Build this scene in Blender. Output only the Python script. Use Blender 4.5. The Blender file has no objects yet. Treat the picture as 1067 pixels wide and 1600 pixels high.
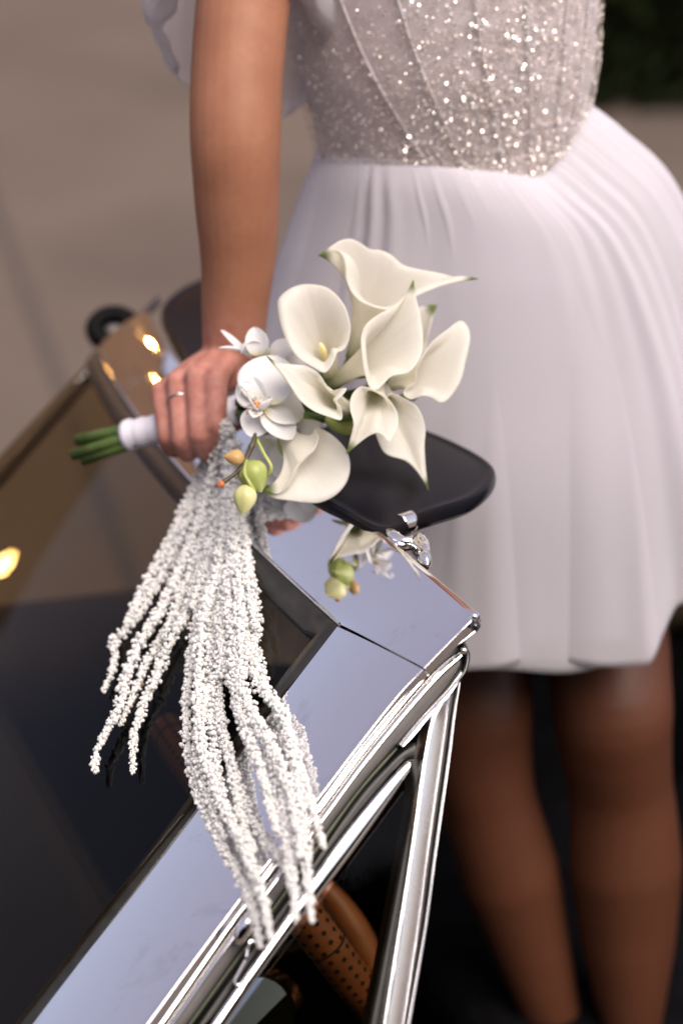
import bpy, bmesh, math, random
import numpy as np
from mathutils import Vector, Matrix, noise as mnoise

random.seed(7); rng = np.random.default_rng(7)
sc = bpy.context.scene
C = sc.collection
PI = math.pi

# ------------------------------------------------------------------ camera
PITCH = math.radians(22.0)
CAM_Z = 2.2
cth, sth = math.cos(PITCH), math.sin(PITCH)
FPX = 1600 * 85.0 / 36.0
cd = bpy.data.cameras.new('camera')
cam = bpy.data.objects.new('camera', cd); C.objects.link(cam)
cam.location = (0, 0, CAM_Z)
cam.rotation_euler = (PI / 2 - PITCH, 0, 0)
cd.sensor_fit = 'VERTICAL'; cd.sensor_height = 36.0; cd.sensor_width = 24.0
cd.lens = 85.0
cd.clip_start = 0.05; cd.clip_end = 600
cd.dof.use_dof = True
cd.dof.focus_distance = 2.14
cd.dof.aperture_fstop = 2.6
sc.camera = cam

# ------------------------------------------------------------------ world, sun, exposure
SUN_EL = math.radians(54.0)
SUN_AZ = math.radians(148.0)          # clockwise from +Y: behind the camera, to the right
w = bpy.data.worlds.new('World'); sc.world = w; w.use_nodes = True
nt = w.node_tree; nt.nodes.clear()
out = nt.nodes.new('ShaderNodeOutputWorld'); bg = nt.nodes.new('ShaderNodeBackground')
sky = nt.nodes.new('ShaderNodeTexSky'); sky.sky_type = 'NISHITA'; sky.sun_disc = False
sky.sun_elevation = SUN_EL; sky.sun_rotation = SUN_AZ
sky.air_density = 1.0; sky.dust_density = 3.0; sky.ozone_density = 2.0
bg.inputs['Strength'].default_value = 0.11
hz_ = nt.nodes.new('ShaderNodeVectorMath'); hz_.operation = 'ADD'; hz_.inputs[1].default_value = (2.35, 1.68, 1.5)   # thin even cloud
nt.links.new(sky.outputs[0], hz_.inputs[0]); nt.links.new(hz_.outputs[0], bg.inputs['Color']); nt.links.new(bg.outputs[0], out.inputs[0])
sd = bpy.data.lights.new('sun', 'SUN'); sun = bpy.data.objects.new('sun', sd); C.objects.link(sun)
sd.energy = 3.7; sd.angle = math.radians(48); sd.color = (1.0, 0.88, 0.78)
to_sun = Vector((math.sin(SUN_AZ) * math.cos(SUN_EL), math.cos(SUN_AZ) * math.cos(SUN_EL), math.sin(SUN_EL)))
sun.rotation_euler = to_sun.to_track_quat('Z', 'Y').to_euler()
sc.view_settings.view_transform = 'Standard'; sc.view_settings.look = 'None'
sc.view_settings.exposure = 0.22; sc.view_settings.gamma = 1.0
sc.cycles.max_bounces = 10; sc.cycles.transparent_max_bounces = 12
sc.cycles.use_denoising = True
sc.cycles.sample_clamp_indirect = 8.0

# ------------------------------------------------------------------ measuring helpers (photo pixel -> place)
V = Vector
def ray(u, v):
    x, y = (u - 533.5) / FPX, (800 - v) / FPX
    return V((x, cth + y * sth, y * cth - sth))
CAM = V((0, 0, CAM_Z))
def at(u, v, d): return CAM + ray(u, v) * d
def on_z(u, v, z):
    r = ray(u, v); return CAM + r * ((z - CAM_Z) / r.z)
def on_plane(u, v, p, n):
    r = ray(u, v); return CAM + r * ((p - CAM).dot(n) / r.dot(n))
RIGHT, UPC, TOC = V((1, 0, 0)), V((0, sth, cth)), V((0, -cth, sth))   # camera right, up, towards camera
def cv(x, y, z): return (RIGHT * x + UPC * y + TOC * z)

# ------------------------------------------------------------------ materials
def srgb(r, g, b):
    f = lambda c: (c / 255) / 12.92 if c / 255 <= 0.04045 else ((c / 255 + 0.055) / 1.055) ** 2.4
    return (f(r), f(g), f(b), 1)
def mat(name, col, rough=0.5, metal=0.0, noise=None, bump=None, **kw):
    m = bpy.data.materials.new(name); m.use_nodes = True
    n = m.node_tree; p = n.nodes['Principled BSDF']
    p.inputs['Base Color'].default_value = col if len(col) == 4 else (*col, 1)
    p.inputs['Roughness'].default_value = rough; p.inputs['Metallic'].default_value = metal
    for k, v in kw.items():
        p.inputs[k.replace('_', ' ')].default_value = v
    if noise:                                   # (scale, darker colour, [detail])
        tc = n.nodes.new('ShaderNodeTexCoord'); nz = n.nodes.new('ShaderNodeTexNoise')
        nz.inputs['Scale'].default_value = noise[0]; nz.inputs['Detail'].default_value = 6
        mx = n.nodes.new('ShaderNodeMix'); mx.data_type = 'RGBA'
        rp = n.nodes.new('ShaderNodeMapRange'); rp.inputs[1].default_value = .35; rp.inputs[2].default_value = .65
        n.links.new(tc.outputs['Object'], nz.inputs['Vector']); n.links.new(nz.outputs['Fac'], rp.inputs[0])
        n.links.new(rp.outputs[0], mx.inputs[0])
        mx.inputs[6].default_value = col if len(col) == 4 else (*col, 1); mx.inputs[7].default_value = (*noise[1][:3], 1)
        n.links.new(mx.outputs[2], p.inputs['Base Color'])
    if bump:                                    # (scale, strength, distance)
        tc = n.nodes.new('ShaderNodeTexCoord'); nz = n.nodes.new('ShaderNodeTexNoise')
        nz.inputs['Scale'].default_value = bump[0]; nz.inputs['Detail'].default_value = 4
        b = n.nodes.new('ShaderNodeBump'); b.inputs['Strength'].default_value = bump[1]; b.inputs['Distance'].default_value = bump[2]
        n.links.new(tc.outputs['Object'], nz.inputs['Vector']); n.links.new(nz.outputs['Fac'], b.inputs['Height'])
        n.links.new(b.outputs[0], p.inputs['Normal'])
    return m

def chrome_mat(name, col, r0, r1):
    m = mat(name, col, 0.05, 1.0)
    n = m.node_tree; p = n.nodes['Principled BSDF']
    tc = n.nodes.new('ShaderNodeTexCoord'); nz = n.nodes.new('ShaderNodeTexNoise')
    nz.inputs['Scale'].default_value = 35; nz.inputs['Detail'].default_value = 8; nz.inputs['Roughness'].default_value = .7
    mr = n.nodes.new('ShaderNodeMapRange'); mr.inputs[1].default_value = .45; mr.inputs[2].default_value = .8
    mr.inputs[3].default_value = r0; mr.inputs[4].default_value = r1
    n.links.new(tc.outputs['Object'], nz.inputs['Vector']); n.links.new(nz.outputs['Fac'], mr.inputs[0])
    n.links.new(mr.outputs[0], p.inputs['Roughness'])
    sg = n.nodes.new('ShaderNodeTexNoise'); sg.inputs['Scale'].default_value = 14; sg.inputs['Detail'].default_value = 9; sg.inputs['Roughness'].default_value = .75; sg.inputs['Distortion'].default_value = .6
    sm_ = n.nodes.new('ShaderNodeMapRange'); sm_.inputs[1].default_value = .56; sm_.inputs[2].default_value = .74
    sx_ = n.nodes.new('ShaderNodeMix'); sx_.data_type = 'RGBA'; sx_.inputs[6].default_value = (*col, 1); sx_.inputs[7].default_value = tuple(c * .80 for c in col) + (1,)
    n.links.new(tc.outputs['Object'], sg.inputs['Vector']); n.links.new(sg.outputs['Fac'], sm_.inputs[0]); n.links.new(sm_.outputs[0], sx_.inputs[0]); n.links.new(sx_.outputs[2], p.inputs['Base Color'])
    nb = n.nodes.new('ShaderNodeTexNoise'); nb.inputs['Scale'].default_value = 9; nb.inputs['Detail'].default_value = 1
    b = n.nodes.new('ShaderNodeBump'); b.inputs['Strength'].default_value = .05; b.inputs['Distance'].default_value = .004
    n.links.new(tc.outputs['Object'], nb.inputs['Vector']); n.links.new(nb.outputs['Fac'], b.inputs['Height'])
    n.links.new(b.outputs[0], p.inputs['Normal'])
    return m
M = {}
M['chrome'] = chrome_mat('polished_chrome', (.82, .82, .85), .025, .12)
M['bright'] = chrome_mat('bright_trim', (.85, .84, .83), .05, .16)
M['satin'] = chrome_mat('worn_chrome', (.86, .85, .85), .20, .38)
M['rubber'] = mat('black_rubber', (.010, .010, .010), .45, noise=(60, (.02, .02, .018)))
M['grey_rubber'] = mat('grey_rubber', (.085, .078, .075), .5, noise=(40, (.065, .06, .058)))
M['olive'] = mat('aged_rubber_edge', (.03, .036, .015), .4)
M['interior'] = mat('black_interior', (.004, .004, .005), .8, noise=(20, (.006, .006, .007)), Specular_IOR_Level=0.0)
M['dash'] = mat('dark_dash_paint', (.010, .015, .018), .35, noise=(4, (.006, .008, .009)))
M['paint'] = mat('black_car_paint', (.008, .008, .010), .12, Coat_Weight=1.0)
M['vinyl'] = mat('black_vinyl', (.004, .005, .010), .24, noise=(9, (.009, .007, .008)), bump=(260, .18, .0006), Specular_IOR_Level=.11)
M['leather'] = mat('tan_leather', (.25, .095, .037), .45, noise=(25, (.18, .065, .025)), bump=(300, .3, .0005))
M['brown_vinyl'] = mat('brown_vinyl', (.06, .036, .018), .6, noise=(9, (.03, .02, .011)))
M['black_trim'] = mat('black_trim', (.004, .004, .004), .5, Specular_IOR_Level=.12)
M['hole'] = mat('dark_hole', (.012, .006, .004), .8)
M['dull'] = mat('dull_aluminium', (.28, .27, .26), .5, .5)
M['gauge'] = mat('blue_gauge_glass', (.30, .46, .74), .6)

def two_layer(name, nodes):
    m = bpy.data.materials.new(name); m.use_nodes = True; nodes(m.node_tree, m.node_tree.nodes['Principled BSDF'], m.node_tree.nodes['Material Output']); return m
def sheet(name, trans, amount, setup=None, **kw):
    """A principled surface mixed with some translucency, for petals and fabrics."""
    def f(n, p, o):
        for k, v in kw.items(): p.inputs[k.replace('_', ' ')].default_value = v
        t = n.nodes.new('ShaderNodeBsdfTranslucent'); t.inputs[0].default_value = trans
        mx = n.nodes.new('ShaderNodeMixShader'); mx.inputs[0].default_value = amount
        n.links.new(p.outputs[0], mx.inputs[1]); n.links.new(t.outputs[0], mx.inputs[2]); n.links.new(mx.outputs[0], o.inputs[0])
        if setup: setup(n, p, t)
    return two_layer(name, f)

def petal_setup(n, p, t):
    """cream spathe; point attribute 'green' marks the green tip, 'throat' the yellow-green throat."""
    a = n.nodes.new('ShaderNodeAttribute'); a.attribute_name = 'green'
    b = n.nodes.new('ShaderNodeAttribute'); b.attribute_name = 'throat'
    tc = n.nodes.new('ShaderNodeTexCoord'); nz = n.nodes.new('ShaderNodeTexNoise'); nz.inputs['Scale'].default_value = 60
    nz.inputs['Detail'].default_value = 5
    n.links.new(tc.outputs['Object'], nz.inputs['Vector'])
    m0 = n.nodes.new('ShaderNodeMix'); m0.data_type = 'RGBA'
    m0.inputs[6].default_value = (.93, .91, .82, 1); m0.inputs[7].default_value = (.90, .875, .765, 1); n.links.new(nz.outputs['Fac'], m0.inputs[0])
    av = n.nodes.new('ShaderNodeAttribute'); av.attribute_name = 'vein'; ad = n.nodes.new('ShaderNodeMath'); ad.operation = 'MULTIPLY_ADD'; ad.inputs[1].default_value = .9
    sb = n.nodes.new('ShaderNodeMath'); sb.operation = 'SUBTRACT'; sb.inputs[1].default_value = .45; sb.use_clamp = True
    n.links.new(av.outputs['Fac'], ad.inputs[0]); n.links.new(nz.outputs['Fac'], ad.inputs[2]); n.links.new(ad.outputs[0], sb.inputs[0]); n.links.new(sb.outputs[0], m0.inputs[0])
    bp = n.nodes.new('ShaderNodeBump'); bp.inputs['Strength'].default_value = .12; bp.inputs['Distance'].default_value = .0012; n.links.new(av.outputs['Fac'], bp.inputs['Height']); n.links.new(bp.outputs[0], p.inputs['Normal']); n.links.new(bp.outputs[0], t.inputs['Normal'])
    m1 = n.nodes.new('ShaderNodeMix'); m1.data_type = 'RGBA'; m1.inputs[7].default_value = (.56, .57, .20, 1)
    n.links.new(b.outputs['Fac'], m1.inputs[0]); n.links.new(m0.outputs[2], m1.inputs[6])
    m2 = n.nodes.new('ShaderNodeMix'); m2.data_type = 'RGBA'; m2.inputs[7].default_value = (.14, .20, .03, 1)
    n.links.new(a.outputs['Fac'], m2.inputs[0]); n.links.new(m1.outputs[2], m2.inputs[6])
    n.links.new(m2.outputs[2], p.inputs['Base Color']); n.links.new(m2.outputs[2], t.inputs[0])
M['spathe'] = sheet('calla_spathe', (.8, .8, .6, 1), .42, petal_setup, Roughness=.42, Subsurface_Weight=.5, Subsurface_Radius=(.010, .009, .006), Subsurface_Scale=1.0, Sheen_Weight=.1)
def orchid_setup(n, p, t):
    a = n.nodes.new('ShaderNodeAttribute'); a.attribute_name = 'throat'
    tc = n.nodes.new('ShaderNodeTexCoord'); nz = n.nodes.new('ShaderNodeTexNoise'); nz.inputs['Scale'].default_value = 90
    n.links.new(tc.outputs['Object'], nz.inputs['Vector'])
    m0 = n.nodes.new('ShaderNodeMix'); m0.data_type = 'RGBA'
    m0.inputs[6].default_value = (.93, .93, .94, 1); m0.inputs[7].default_value = (.88, .89, .90, 1); n.links.new(nz.outputs['Fac'], m0.inputs[0])
    m1 = n.nodes.new('ShaderNodeMix'); m1.data_type = 'RGBA'; m1.inputs[7].default_value = (.70, .66, .30, 1)
    n.links.new(a.outputs['Fac'], m1.inputs[0]); n.links.new(m0.outputs[2], m1.inputs[6])
    n.links.new(m1.outputs[2], p.inputs['Base Color']); n.links.new(m1.outputs[2], t.inputs[0])
M['orchid'] = sheet('orchid_petal', (.8, .8, .8, 1), .42, orchid_setup, Roughness=.45, Subsurface_Weight=.2, Subsurface_Radius=(.004, .004, .004), Subsurface_Scale=1.0)
M['lip_spot'] = mat('orchid_speckle', (.28, .05, .03), .5)
M['lip_gold'] = mat('orchid_callus', (.62, .30, .04), .5, noise=(400, (.45, .12, .03)))
M['spadix'] = mat('spadix_yellow', (.80, .68, .33), .6, bump=(900, .6, .0008))
M['stem'] = mat('green_stem', (.10, .16, .035), .4, noise=(40, (.05, .09, .02)))
M['dark_stem'] = mat('dark_orchid_stem', (.065, .06, .022), .45, noise=(70, (.05, .03, .015)))
M['green_bud'] = mat('green_orchid_bud', (.42, .45, .15), .42, noise=(45, (.30, .36, .10)), Subsurface_Weight=.2, Subsurface_Radius=(.004, .004, .002), Subsurface_Scale=1.0)
M['pale_bud'] = mat('pale_orchid_bud', (.58, .56, .28), .42, noise=(45, (.45, .48, .18)), Subsurface_Weight=.2, Subsurface_Radius=(.004, .004, .002), Subsurface_Scale=1.0)
M['tan_bud'] = mat('tan_orchid_bud', (.50, .27, .11), .45, noise=(60, (.45, .33, .12)))
M['tip_bud'] = mat('orange_orchid_bud', (.52, .15, .05), .45)
M['amaranth'] = sheet('white_amaranth', (.95, .95, .94, 1), .4, None, Base_Color=(.96, .96, .95, 1), Roughness=.8)
M['wrap'] = mat('white_satin', (.74, .72, .80), .4, Sheen_Weight=.4, bump=(200, .15, .0005))
M['skin'] = mat('skin', (.42, .205, .125), .5, noise=(18, (.37, .165, .10)), bump=(260, .10, .0006), Subsurface_Weight=.15, Subsurface_Radius=(.012, .005, .003), Subsurface_Scale=1.0)
def skin_mat():
    m = mat('skin', (.33, .155, .095), .58, bump=(420, .22, .0006), Specular_IOR_Level=.32, Subsurface_Weight=.15, Subsurface_Radius=(.012, .005, .003), Subsurface_Scale=1.0)
    n = m.node_tree; p = n.nodes['Principled BSDF']; L = n.links.new
    tc = n.nodes.new('ShaderNodeTexCoord')
    def noise(scale, lo, hi):
        z = n.nodes.new('ShaderNodeTexNoise'); z.inputs['Scale'].default_value = scale; z.inputs['Detail'].default_value = 6
        r = n.nodes.new('ShaderNodeMapRange'); r.inputs[1].default_value = lo; r.inputs[2].default_value = hi
        L(tc.outputs['Object'], z.inputs['Vector']); L(z.outputs['Fac'], r.inputs[0]); return r.outputs[0]
    def mix(f, a, b):
        x = n.nodes.new('ShaderNodeMix'); x.data_type = 'RGBA'
        if hasattr(f, 'links'): L(f, x.inputs[0])
        for k, c in ((6, a), (7, b)):
            if hasattr(c, 'links'): L(c, x.inputs[k])
            else: x.inputs[k].default_value = (*c, 1)
        return x.outputs[2]
    c1 = mix(noise(22, .35, .68), (.325, .145, .084), (.275, .115, .066))
    c2 = mix(noise(150, .45, .9), c1, (.27, .115, .07))
    d = n.nodes.new('ShaderNodeVectorMath'); d.operation = 'DISTANCE'; d.inputs[1].default_value = tuple(at(300, 650, 2.38))
    r = n.nodes.new('ShaderNodeMapRange'); r.inputs[1].default_value = .045; r.inputs[2].default_value = .13; r.inputs[3].default_value = .85; r.inputs[4].default_value = 0
    L(tc.outputs['Object'], d.inputs[0]); L(d.outputs['Value'], r.inputs[0])
    c3 = mix(r.outputs[0], c2, mix(noise(90, .4, .65), (.50, .235, .195), (.40, .155, .125)))
    L(c3, p.inputs['Base Color']); return m
M['skin'] = skin_mat()
M['tulle'] = sheet('white_tulle', (.8, .78, .82, 1), .3, None, Base_Color=(.66, .64, .695, 1), Roughness=.8, Sheen_Weight=.2)
def veil_nodes(n, p, o):
    p.inputs['Base Color'].default_value = (.755, .735, .785, 1); p.inputs['Roughness'].default_value = .8
    t = n.nodes.new('ShaderNodeBsdfTranslucent'); t.inputs[0].default_value = (.75, .73, .78, 1)
    mx = n.nodes.new('ShaderNodeMixShader'); mx.inputs[0].default_value = .35
    n.links.new(p.outputs[0], mx.inputs[1]); n.links.new(t.outputs[0], mx.inputs[2])
    tr = n.nodes.new('ShaderNodeBsdfTransparent'); m2 = n.nodes.new('ShaderNodeMixShader')
    lw = n.nodes.new('ShaderNodeLayerWeight'); lw.inputs['Blend'].default_value = .35       # netting closes up where it turns edge-on
    mr = n.nodes.new('ShaderNodeMapRange'); mr.inputs[3].default_value = .42; mr.inputs[4].default_value = .95
    n.links.new(lw.outputs['Facing'], mr.inputs[0]); n.links.new(mr.outputs[0], m2.inputs[0])
    n.links.new(tr.outputs[0], m2.inputs[1]); n.links.new(mx.outputs[0], m2.inputs[2]); n.links.new(m2.outputs[0], o.inputs[0])
M['veil'] = two_layer('sheer_tulle_layer', veil_nodes)
M['bodice'] = mat('sheer_blush_bodice', (.62, .555, .565), .6, noise=(55, (.55, .49, .50)), bump=(500, .3, .0008), Sheen_Weight=.2)
M['boning'] = mat('white_boning', (.62, .58, .59), .5)
M['sequin'] = mat('iridescent_sequin', (.90, .89, .88), .14, .6, noise=(220, (.90, .78, .70)))
M['leg_shade'] = mat('shaded_leg_brown', (.098, .034, .017), .5, noise=(14, (.090, .031, .015)))  # shade on the legs put into the colour, darker than the skin
M['hair'] = mat('brown_hair', (.05, .025, .012), .5)
M['silver'] = mat('silver_ring', (.75, .73, .70), .2, 1.0)
M['leaf'] = mat('hedge_leaf', (.014, .020, .006), .7, noise=(3, (.008, .012, .004)), Specular_IOR_Level=.08)
M['wood'] = mat('hedge_branch', (.05, .035, .02), .8)
M['ground'] = mat('pavement_stone', (.122, .094, .076), .8, noise=(.9, (.090, .069, .056)), bump=(60, .3, .004))
M['road'] = mat('asphalt_road', (.075, .062, .054), .85, noise=(1.2, (.058, .048, .042)), bump=(150, .4, .004))
M['reflector_brown'] = mat('reflector_wall_brown', (.20, .115, .065), .85, noise=(2, (.15, .085, .05)))
M['kerb'] = mat('kerb_stone', (.13, .11, .095), .8, noise=(8, (.10, .085, .07)))

def glass_mat():
    m = bpy.data.materials.new('tinted_glass'); m.use_nodes = True
    n = m.node_tree; n.nodes.clear()
    o = n.nodes.new('ShaderNodeOutputMaterial'); t = n.nodes.new('ShaderNodeBsdfTransparent'); g = n.nodes.new('ShaderNodeBsdfGlossy')
    t.inputs[0].default_value = (.60, .54, .43, 1); g.inputs['Roughness'].default_value = .01; g.inputs[0].default_value = (.85, .9, .95, 1)
    fr = n.nodes.new('ShaderNodeFresnel'); fr.inputs[0].default_value = 1.20
    ge = n.nodes.new('ShaderNodeNewGeometry'); iv = n.nodes.new('ShaderNodeMath'); iv.operation = 'SUBTRACT'; iv.inputs[0].default_value = 1.0
    ml = n.nodes.new('ShaderNodeMath'); ml.operation = 'MULTIPLY'
    n.links.new(ge.outputs['Backfacing'], iv.inputs[1]); n.links.new(fr.outputs[0], ml.inputs[0]); n.links.new(iv.outputs[0], ml.inputs[1])
    mx = n.nodes.new('ShaderNodeMixShader')
    n.links.new(ml.outputs[0], mx.inputs[0]); n.links.new(t.outputs[0], mx.inputs[1]); n.links.new(g.outputs[0], mx.inputs[2]); n.links.new(mx.outputs[0], o.inputs[0])
    return m
M['glass'] = glass_mat()

# ------------------------------------------------------------------ mesh helpers
def mesh(name, verts, faces, smooth=True):
    me = bpy.data.meshes.new(name)
    me.from_pydata([tuple(v) for v in verts], [], [tuple(f) for f in faces]); me.update()
    if smooth: me.polygons.foreach_set('use_smooth', [True] * len(me.polygons))
    return me
def obj(name, me, m=None, parent=None, kind=None):
    o = bpy.data.objects.new(name, me); C.objects.link(o)
    if m is not None and me is not None and not me.materials: me.materials.append(M[m] if isinstance(m, str) else m)
    if parent is not None:
        o.parent = parent; o.matrix_parent_inverse = Matrix.Translation(-parent_world(parent))
    if kind: o['kind'] = kind
    return o
def parent_world(p):
    return V(p.location) if p.parent is None else V((0, 0, 0))     # parts keep world coordinates in their mesh
def empty(name, loc=(0, 0, 0), parent=None):
    o = bpy.data.objects.new(name, None); C.objects.link(o); o.location = loc; o.empty_display_size = .05
    if parent is not None: o.parent = parent
    return o
def tag(o, label, cat, group=None):
    o['label'] = label; o['category'] = cat
    if group: o['group'] = group
def merge(parts):
    vs, fs = [], []
    for v, f in parts:
        k = len(vs); vs.extend(v); fs.extend([[i + k for i in q] for q in f])
    return vs, fs
def grid(pts, close_u=False, close_v=False):
    """pts[i][j]; i rows, j columns."""
    ni, nj = len(pts), len(pts[0]); vs = [p for r in pts for p in r]; fs = []
    for i in range(ni if close_u else ni - 1):
        for j in range(nj if close_v else nj - 1):
            i2, j2 = (i + 1) % ni, (j + 1) % nj
            fs.append((i * nj + j, i * nj + j2, i2 * nj + j2, i2 * nj + j))
    return vs, fs
def catmull(pts, n):
    """n samples along a smooth curve through pts (numpy-like vectors)."""
    P = [V(p) for p in pts]
    P = [P[0] * 2 - P[1]] + P + [P[-1] * 2 - P[-2]]
    segs = len(P) - 3; L = [0]
    for i in range(segs): L.append(L[-1] + (P[i + 2] - P[i + 1]).length)
    res = []
    for k in range(n):
        s = L[-1] * k / (n - 1)
        i = 0
        while i < segs - 1 and s > L[i + 1]: i += 1
        t = (s - L[i]) / max(1e-9, L[i + 1] - L[i])
        a, b, c, d = P[i:i + 4]
        res.append(0.5 * ((2 * b) + (c - a) * t + (2 * a - 5 * b + 4 * c - d) * t * t + (-a + 3 * b - 3 * c + d) * t ** 3))
    return res
def interp(x, xs, ys): return float(np.interp(x, xs, ys))
def tube(pts, radii, seg=12, caps=True, flat=1.0, up=None):
    """pts: list of vectors; radii: list or number."""
    n = len(pts); r = radii if hasattr(radii, '__len__') else [radii] * n
    rows = []; ref = up
    for i in range(n):
        t = (pts[min(i + 1, n - 1)] - pts[max(i - 1, 0)]).normalized()
        if ref is None: ref = V((0, 0, 1)) if abs(t.z) < .9 else V((1, 0, 0))
        a = (ref - t * ref.dot(t)).normalized(); b = t.cross(a); ref = a
        rows.append([pts[i] + (a * math.cos(2 * PI * k / seg) + b * math.sin(2 * PI * k / seg) * flat) * r[i] for k in range(seg)])
    vs, fs = grid(rows, close_v=True)
    if caps:
        fs.append(tuple(range(seg))[::-1]); fs.append(tuple((n - 1) * seg + k for k in range(seg)))
    return vs, fs
def ball(c, r, seg=16, rings=10, axes=None):
    """ellipsoid; r number or (x,y,z); axes optional three unit vectors"""
    rr = r if hasattr(r, '__len__') else (r, r, r)
    ax = axes or (V((1, 0, 0)), V((0, 1, 0)), V((0, 0, 1)))
    rows = []
    for i in range(rings + 1):
        a = PI * i / rings; a = min(max(a, .02), PI - .02)
        rows.append([c + ax[0] * (rr[0] * math.sin(a) * math.cos(2 * PI * k / seg)) + ax[1] * (rr[1] * math.sin(a) * math.sin(2 * PI * k / seg)) + ax[2] * (rr[2] * math.cos(a)) for k in range(seg)])
    vs, fs = grid(rows, close_v=True)
    fs.append(tuple(range(seg))); fs.append(tuple((rings) * seg + k for k in range(seg))[::-1])
    return vs, fs
def box(c, ax, h):
    """oriented box: centre, three axes, three half sizes"""
    vs = [c + ax[0] * (x * h[0]) + ax[1] * (y * h[1]) + ax[2] * (z * h[2]) for x in (-1, 1) for y in (-1, 1) for z in (-1, 1)]
    return vs, [(0, 1, 3, 2), (4, 6, 7, 5), (0, 4, 5, 1), (2, 3, 7, 6), (0, 2, 6, 4), (1, 5, 7, 3)]
def bevel(o, w=.004, seg=3):
    b = o.modifiers.new('bevel', 'BEVEL'); b.width = w; b.segments = seg; b.limit_method = 'ANGLE'; return o
def apply_mods(o):
    dg = bpy.context.evaluated_depsgraph_get(); dg.update()
    me = bpy.data.meshes.new_from_object(o.evaluated_get(dg)); o.modifiers.clear(); o.data = me; return o
def recalc(me):
    bm = bmesh.new(); bm.from_mesh(me); bmesh.ops.recalc_face_normals(bm, faces=bm.faces); bm.to_mesh(me); bm.free()

# ================================================================== THE CAR
A = at(744, 959, 2.04)                                  # outer near corner of the windshield frame
ZA = A.z
B = on_z(215, 465, ZA)
D = (B - A); D.z = 0; D.normalize()                     # across the car, near side to far side
F = V((-abs(D.y), D.x if D.x < 0 else -D.x, 0)).normalized()
if F.x > 0: F = -F
UP = V((0, 0, 1))
def car(a, b, h): return V((A.x, A.y, 0)) + D * a + F * b + UP * h
ZI = ZA - .052
I = on_z(530, 975, ZI)
NP = (I - A).cross(on_z(641, 869, ZA) - A).normalized()  # normal of the raked windshield plane
if NP.z < 0: NP = -NP
# keep the plane through I
def PI_(u, v, off=0.0): return on_plane(u, v, I + NP * off, NP)

car_root = empty('convertible_car', car(.5, 0, 0))
tag(car_root, 'open black vintage convertible with polished chrome windshield frame under the bouquet', 'car')
def cpart(name, vf, m, parent=None, smooth=True, mods=None, fix=True):
    me = mesh(name, vf[0], vf[1], smooth)
    if fix: recalc(me)
    if smooth: me.set_sharp_from_angle(angle=math.radians(38))
    o = obj(name, me, m, parent or car_root)
    return o

outer_px = [(744, 959), (682, 902), (641, 869), (597, 834), (519, 780), (415, 694), (310, 605), (262, 547), (225, 487)]
inner_px = [(530, 975), (493, 941), (455, 905), (420, 868), (385, 835), (300, 760), (255, 700), (205, 632), (150, 545)]
NS = 60
outer = catmull([on_z(u, v, ZA) for u, v in outer_px], NS)
inner = catmull([on_z(u, v, ZI) for u, v in inner_px], NS)

def smooth_curve(c, z, deg=3):
    a_ = np.array([(p - car(0, 0, p.z)).dot(D) for p in c]); b_ = np.array([(p - car(0, 0, p.z)).dot(F) for p in c])
    k = np.polyfit(a_, b_, deg, w=np.r_[8, np.ones(len(a_) - 1)])
    return [car(x, float(np.polyval(k, x)), z) for x in np.linspace(a_[0], a_[-1], len(c))]
outer = smooth_curve(outer, ZA); inner = smooth_curve(inner, ZI)

def plate(inn, out, nrm, bulge=.0022, lip=.0016, nt=18, depth=.010):
    """a gently crowned metal plate between two edges, its outer edge rolled over, closed underneath"""
    rows = []
    bl = bulge if hasattr(bulge, '__len__') else [bulge] * len(inn)
    for p, q, n, bulge in zip(inn, out, nrm, bl):
        row = []; wdir = (q - p).normalized()
        row.append(p - n * depth)
        row.append(p - n * .0012)
        for k in range(nt + 1):
            t = k / nt
            row.append(p.lerp(q, t) + n * (bulge * (1 - (2 * t - 1) ** 2)))
        for k in range(1, 6):
            a = PI * k / 5
            row.append(q + wdir * (math.sin(a) * lip) - n * (lip * (1 - math.cos(a)) * .8))
        row.append(q - n * depth)
        rows.append(row)
    vs, fs = grid(rows, close_v=True)
    m_ = len(rows[0])
    fs.append(tuple(range(m_))); fs.append(tuple((len(rows) - 1) * m_ + k for k in range(m_))[::-1])
    return vs, fs

# the shared outer edge of the pillar, running down from the corner
e_px = [(744, 959), (704, 998), (661, 1042), (622, 1083), (560, 1161), (496, 1245), (369, 1409), (228, 1600), (140, 1722)]
EDGE = catmull([A] + [PI_(u, v) for u, v in e_px[1:]], 160)
S0 = PI_(661, 1042)
iS = min(range(160), key=lambda k: (EDGE[k] - S0).length)
# header: one sheet whose rows sweep round to the seam
o_path = list(reversed(outer)) + EDGE[1:iS + 1]; i_path = list(reversed(inner))
def resample(path, ts):
    L = [0]
    for p, q in zip(path, path[1:]): L.append(L[-1] + (q - p).length)
    res = []
    for t in ts:
        x = t * L[-1]; k = min(len(L) - 2, max(0, int(np.searchsorted(L, x) - 1)))
        f = (x - L[k]) / max(1e-9, L[k + 1] - L[k]); res.append(path[k].lerp(path[k + 1], f))
    return res
NH = 90; ts = [k / (NH - 1) for k in range(NH)]
lo_ = sum((q - p).length for p, q in zip(outer, outer[1:])); le_ = sum((q - p).length for p, q in zip(EDGE[:iS], EDGE[1:iS + 1])); li_ = sum((q - p).length for p, q in zip(inner, inner[1:]))
tA = lo_ / (lo_ + le_)
def inner_t(t):
    x = t * (lo_ + le_)
    s_ = interp(x, [0, lo_ - .20, lo_ - .05, lo_, lo_ + le_], [0, (li_ - .10) / li_, (li_ - .045) / li_, (li_ - .028) / li_, 1])
    return s_
out_ = resample(o_path, ts); inn = resample(i_path, [inner_t(t) for t in ts])
nrm = []
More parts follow.
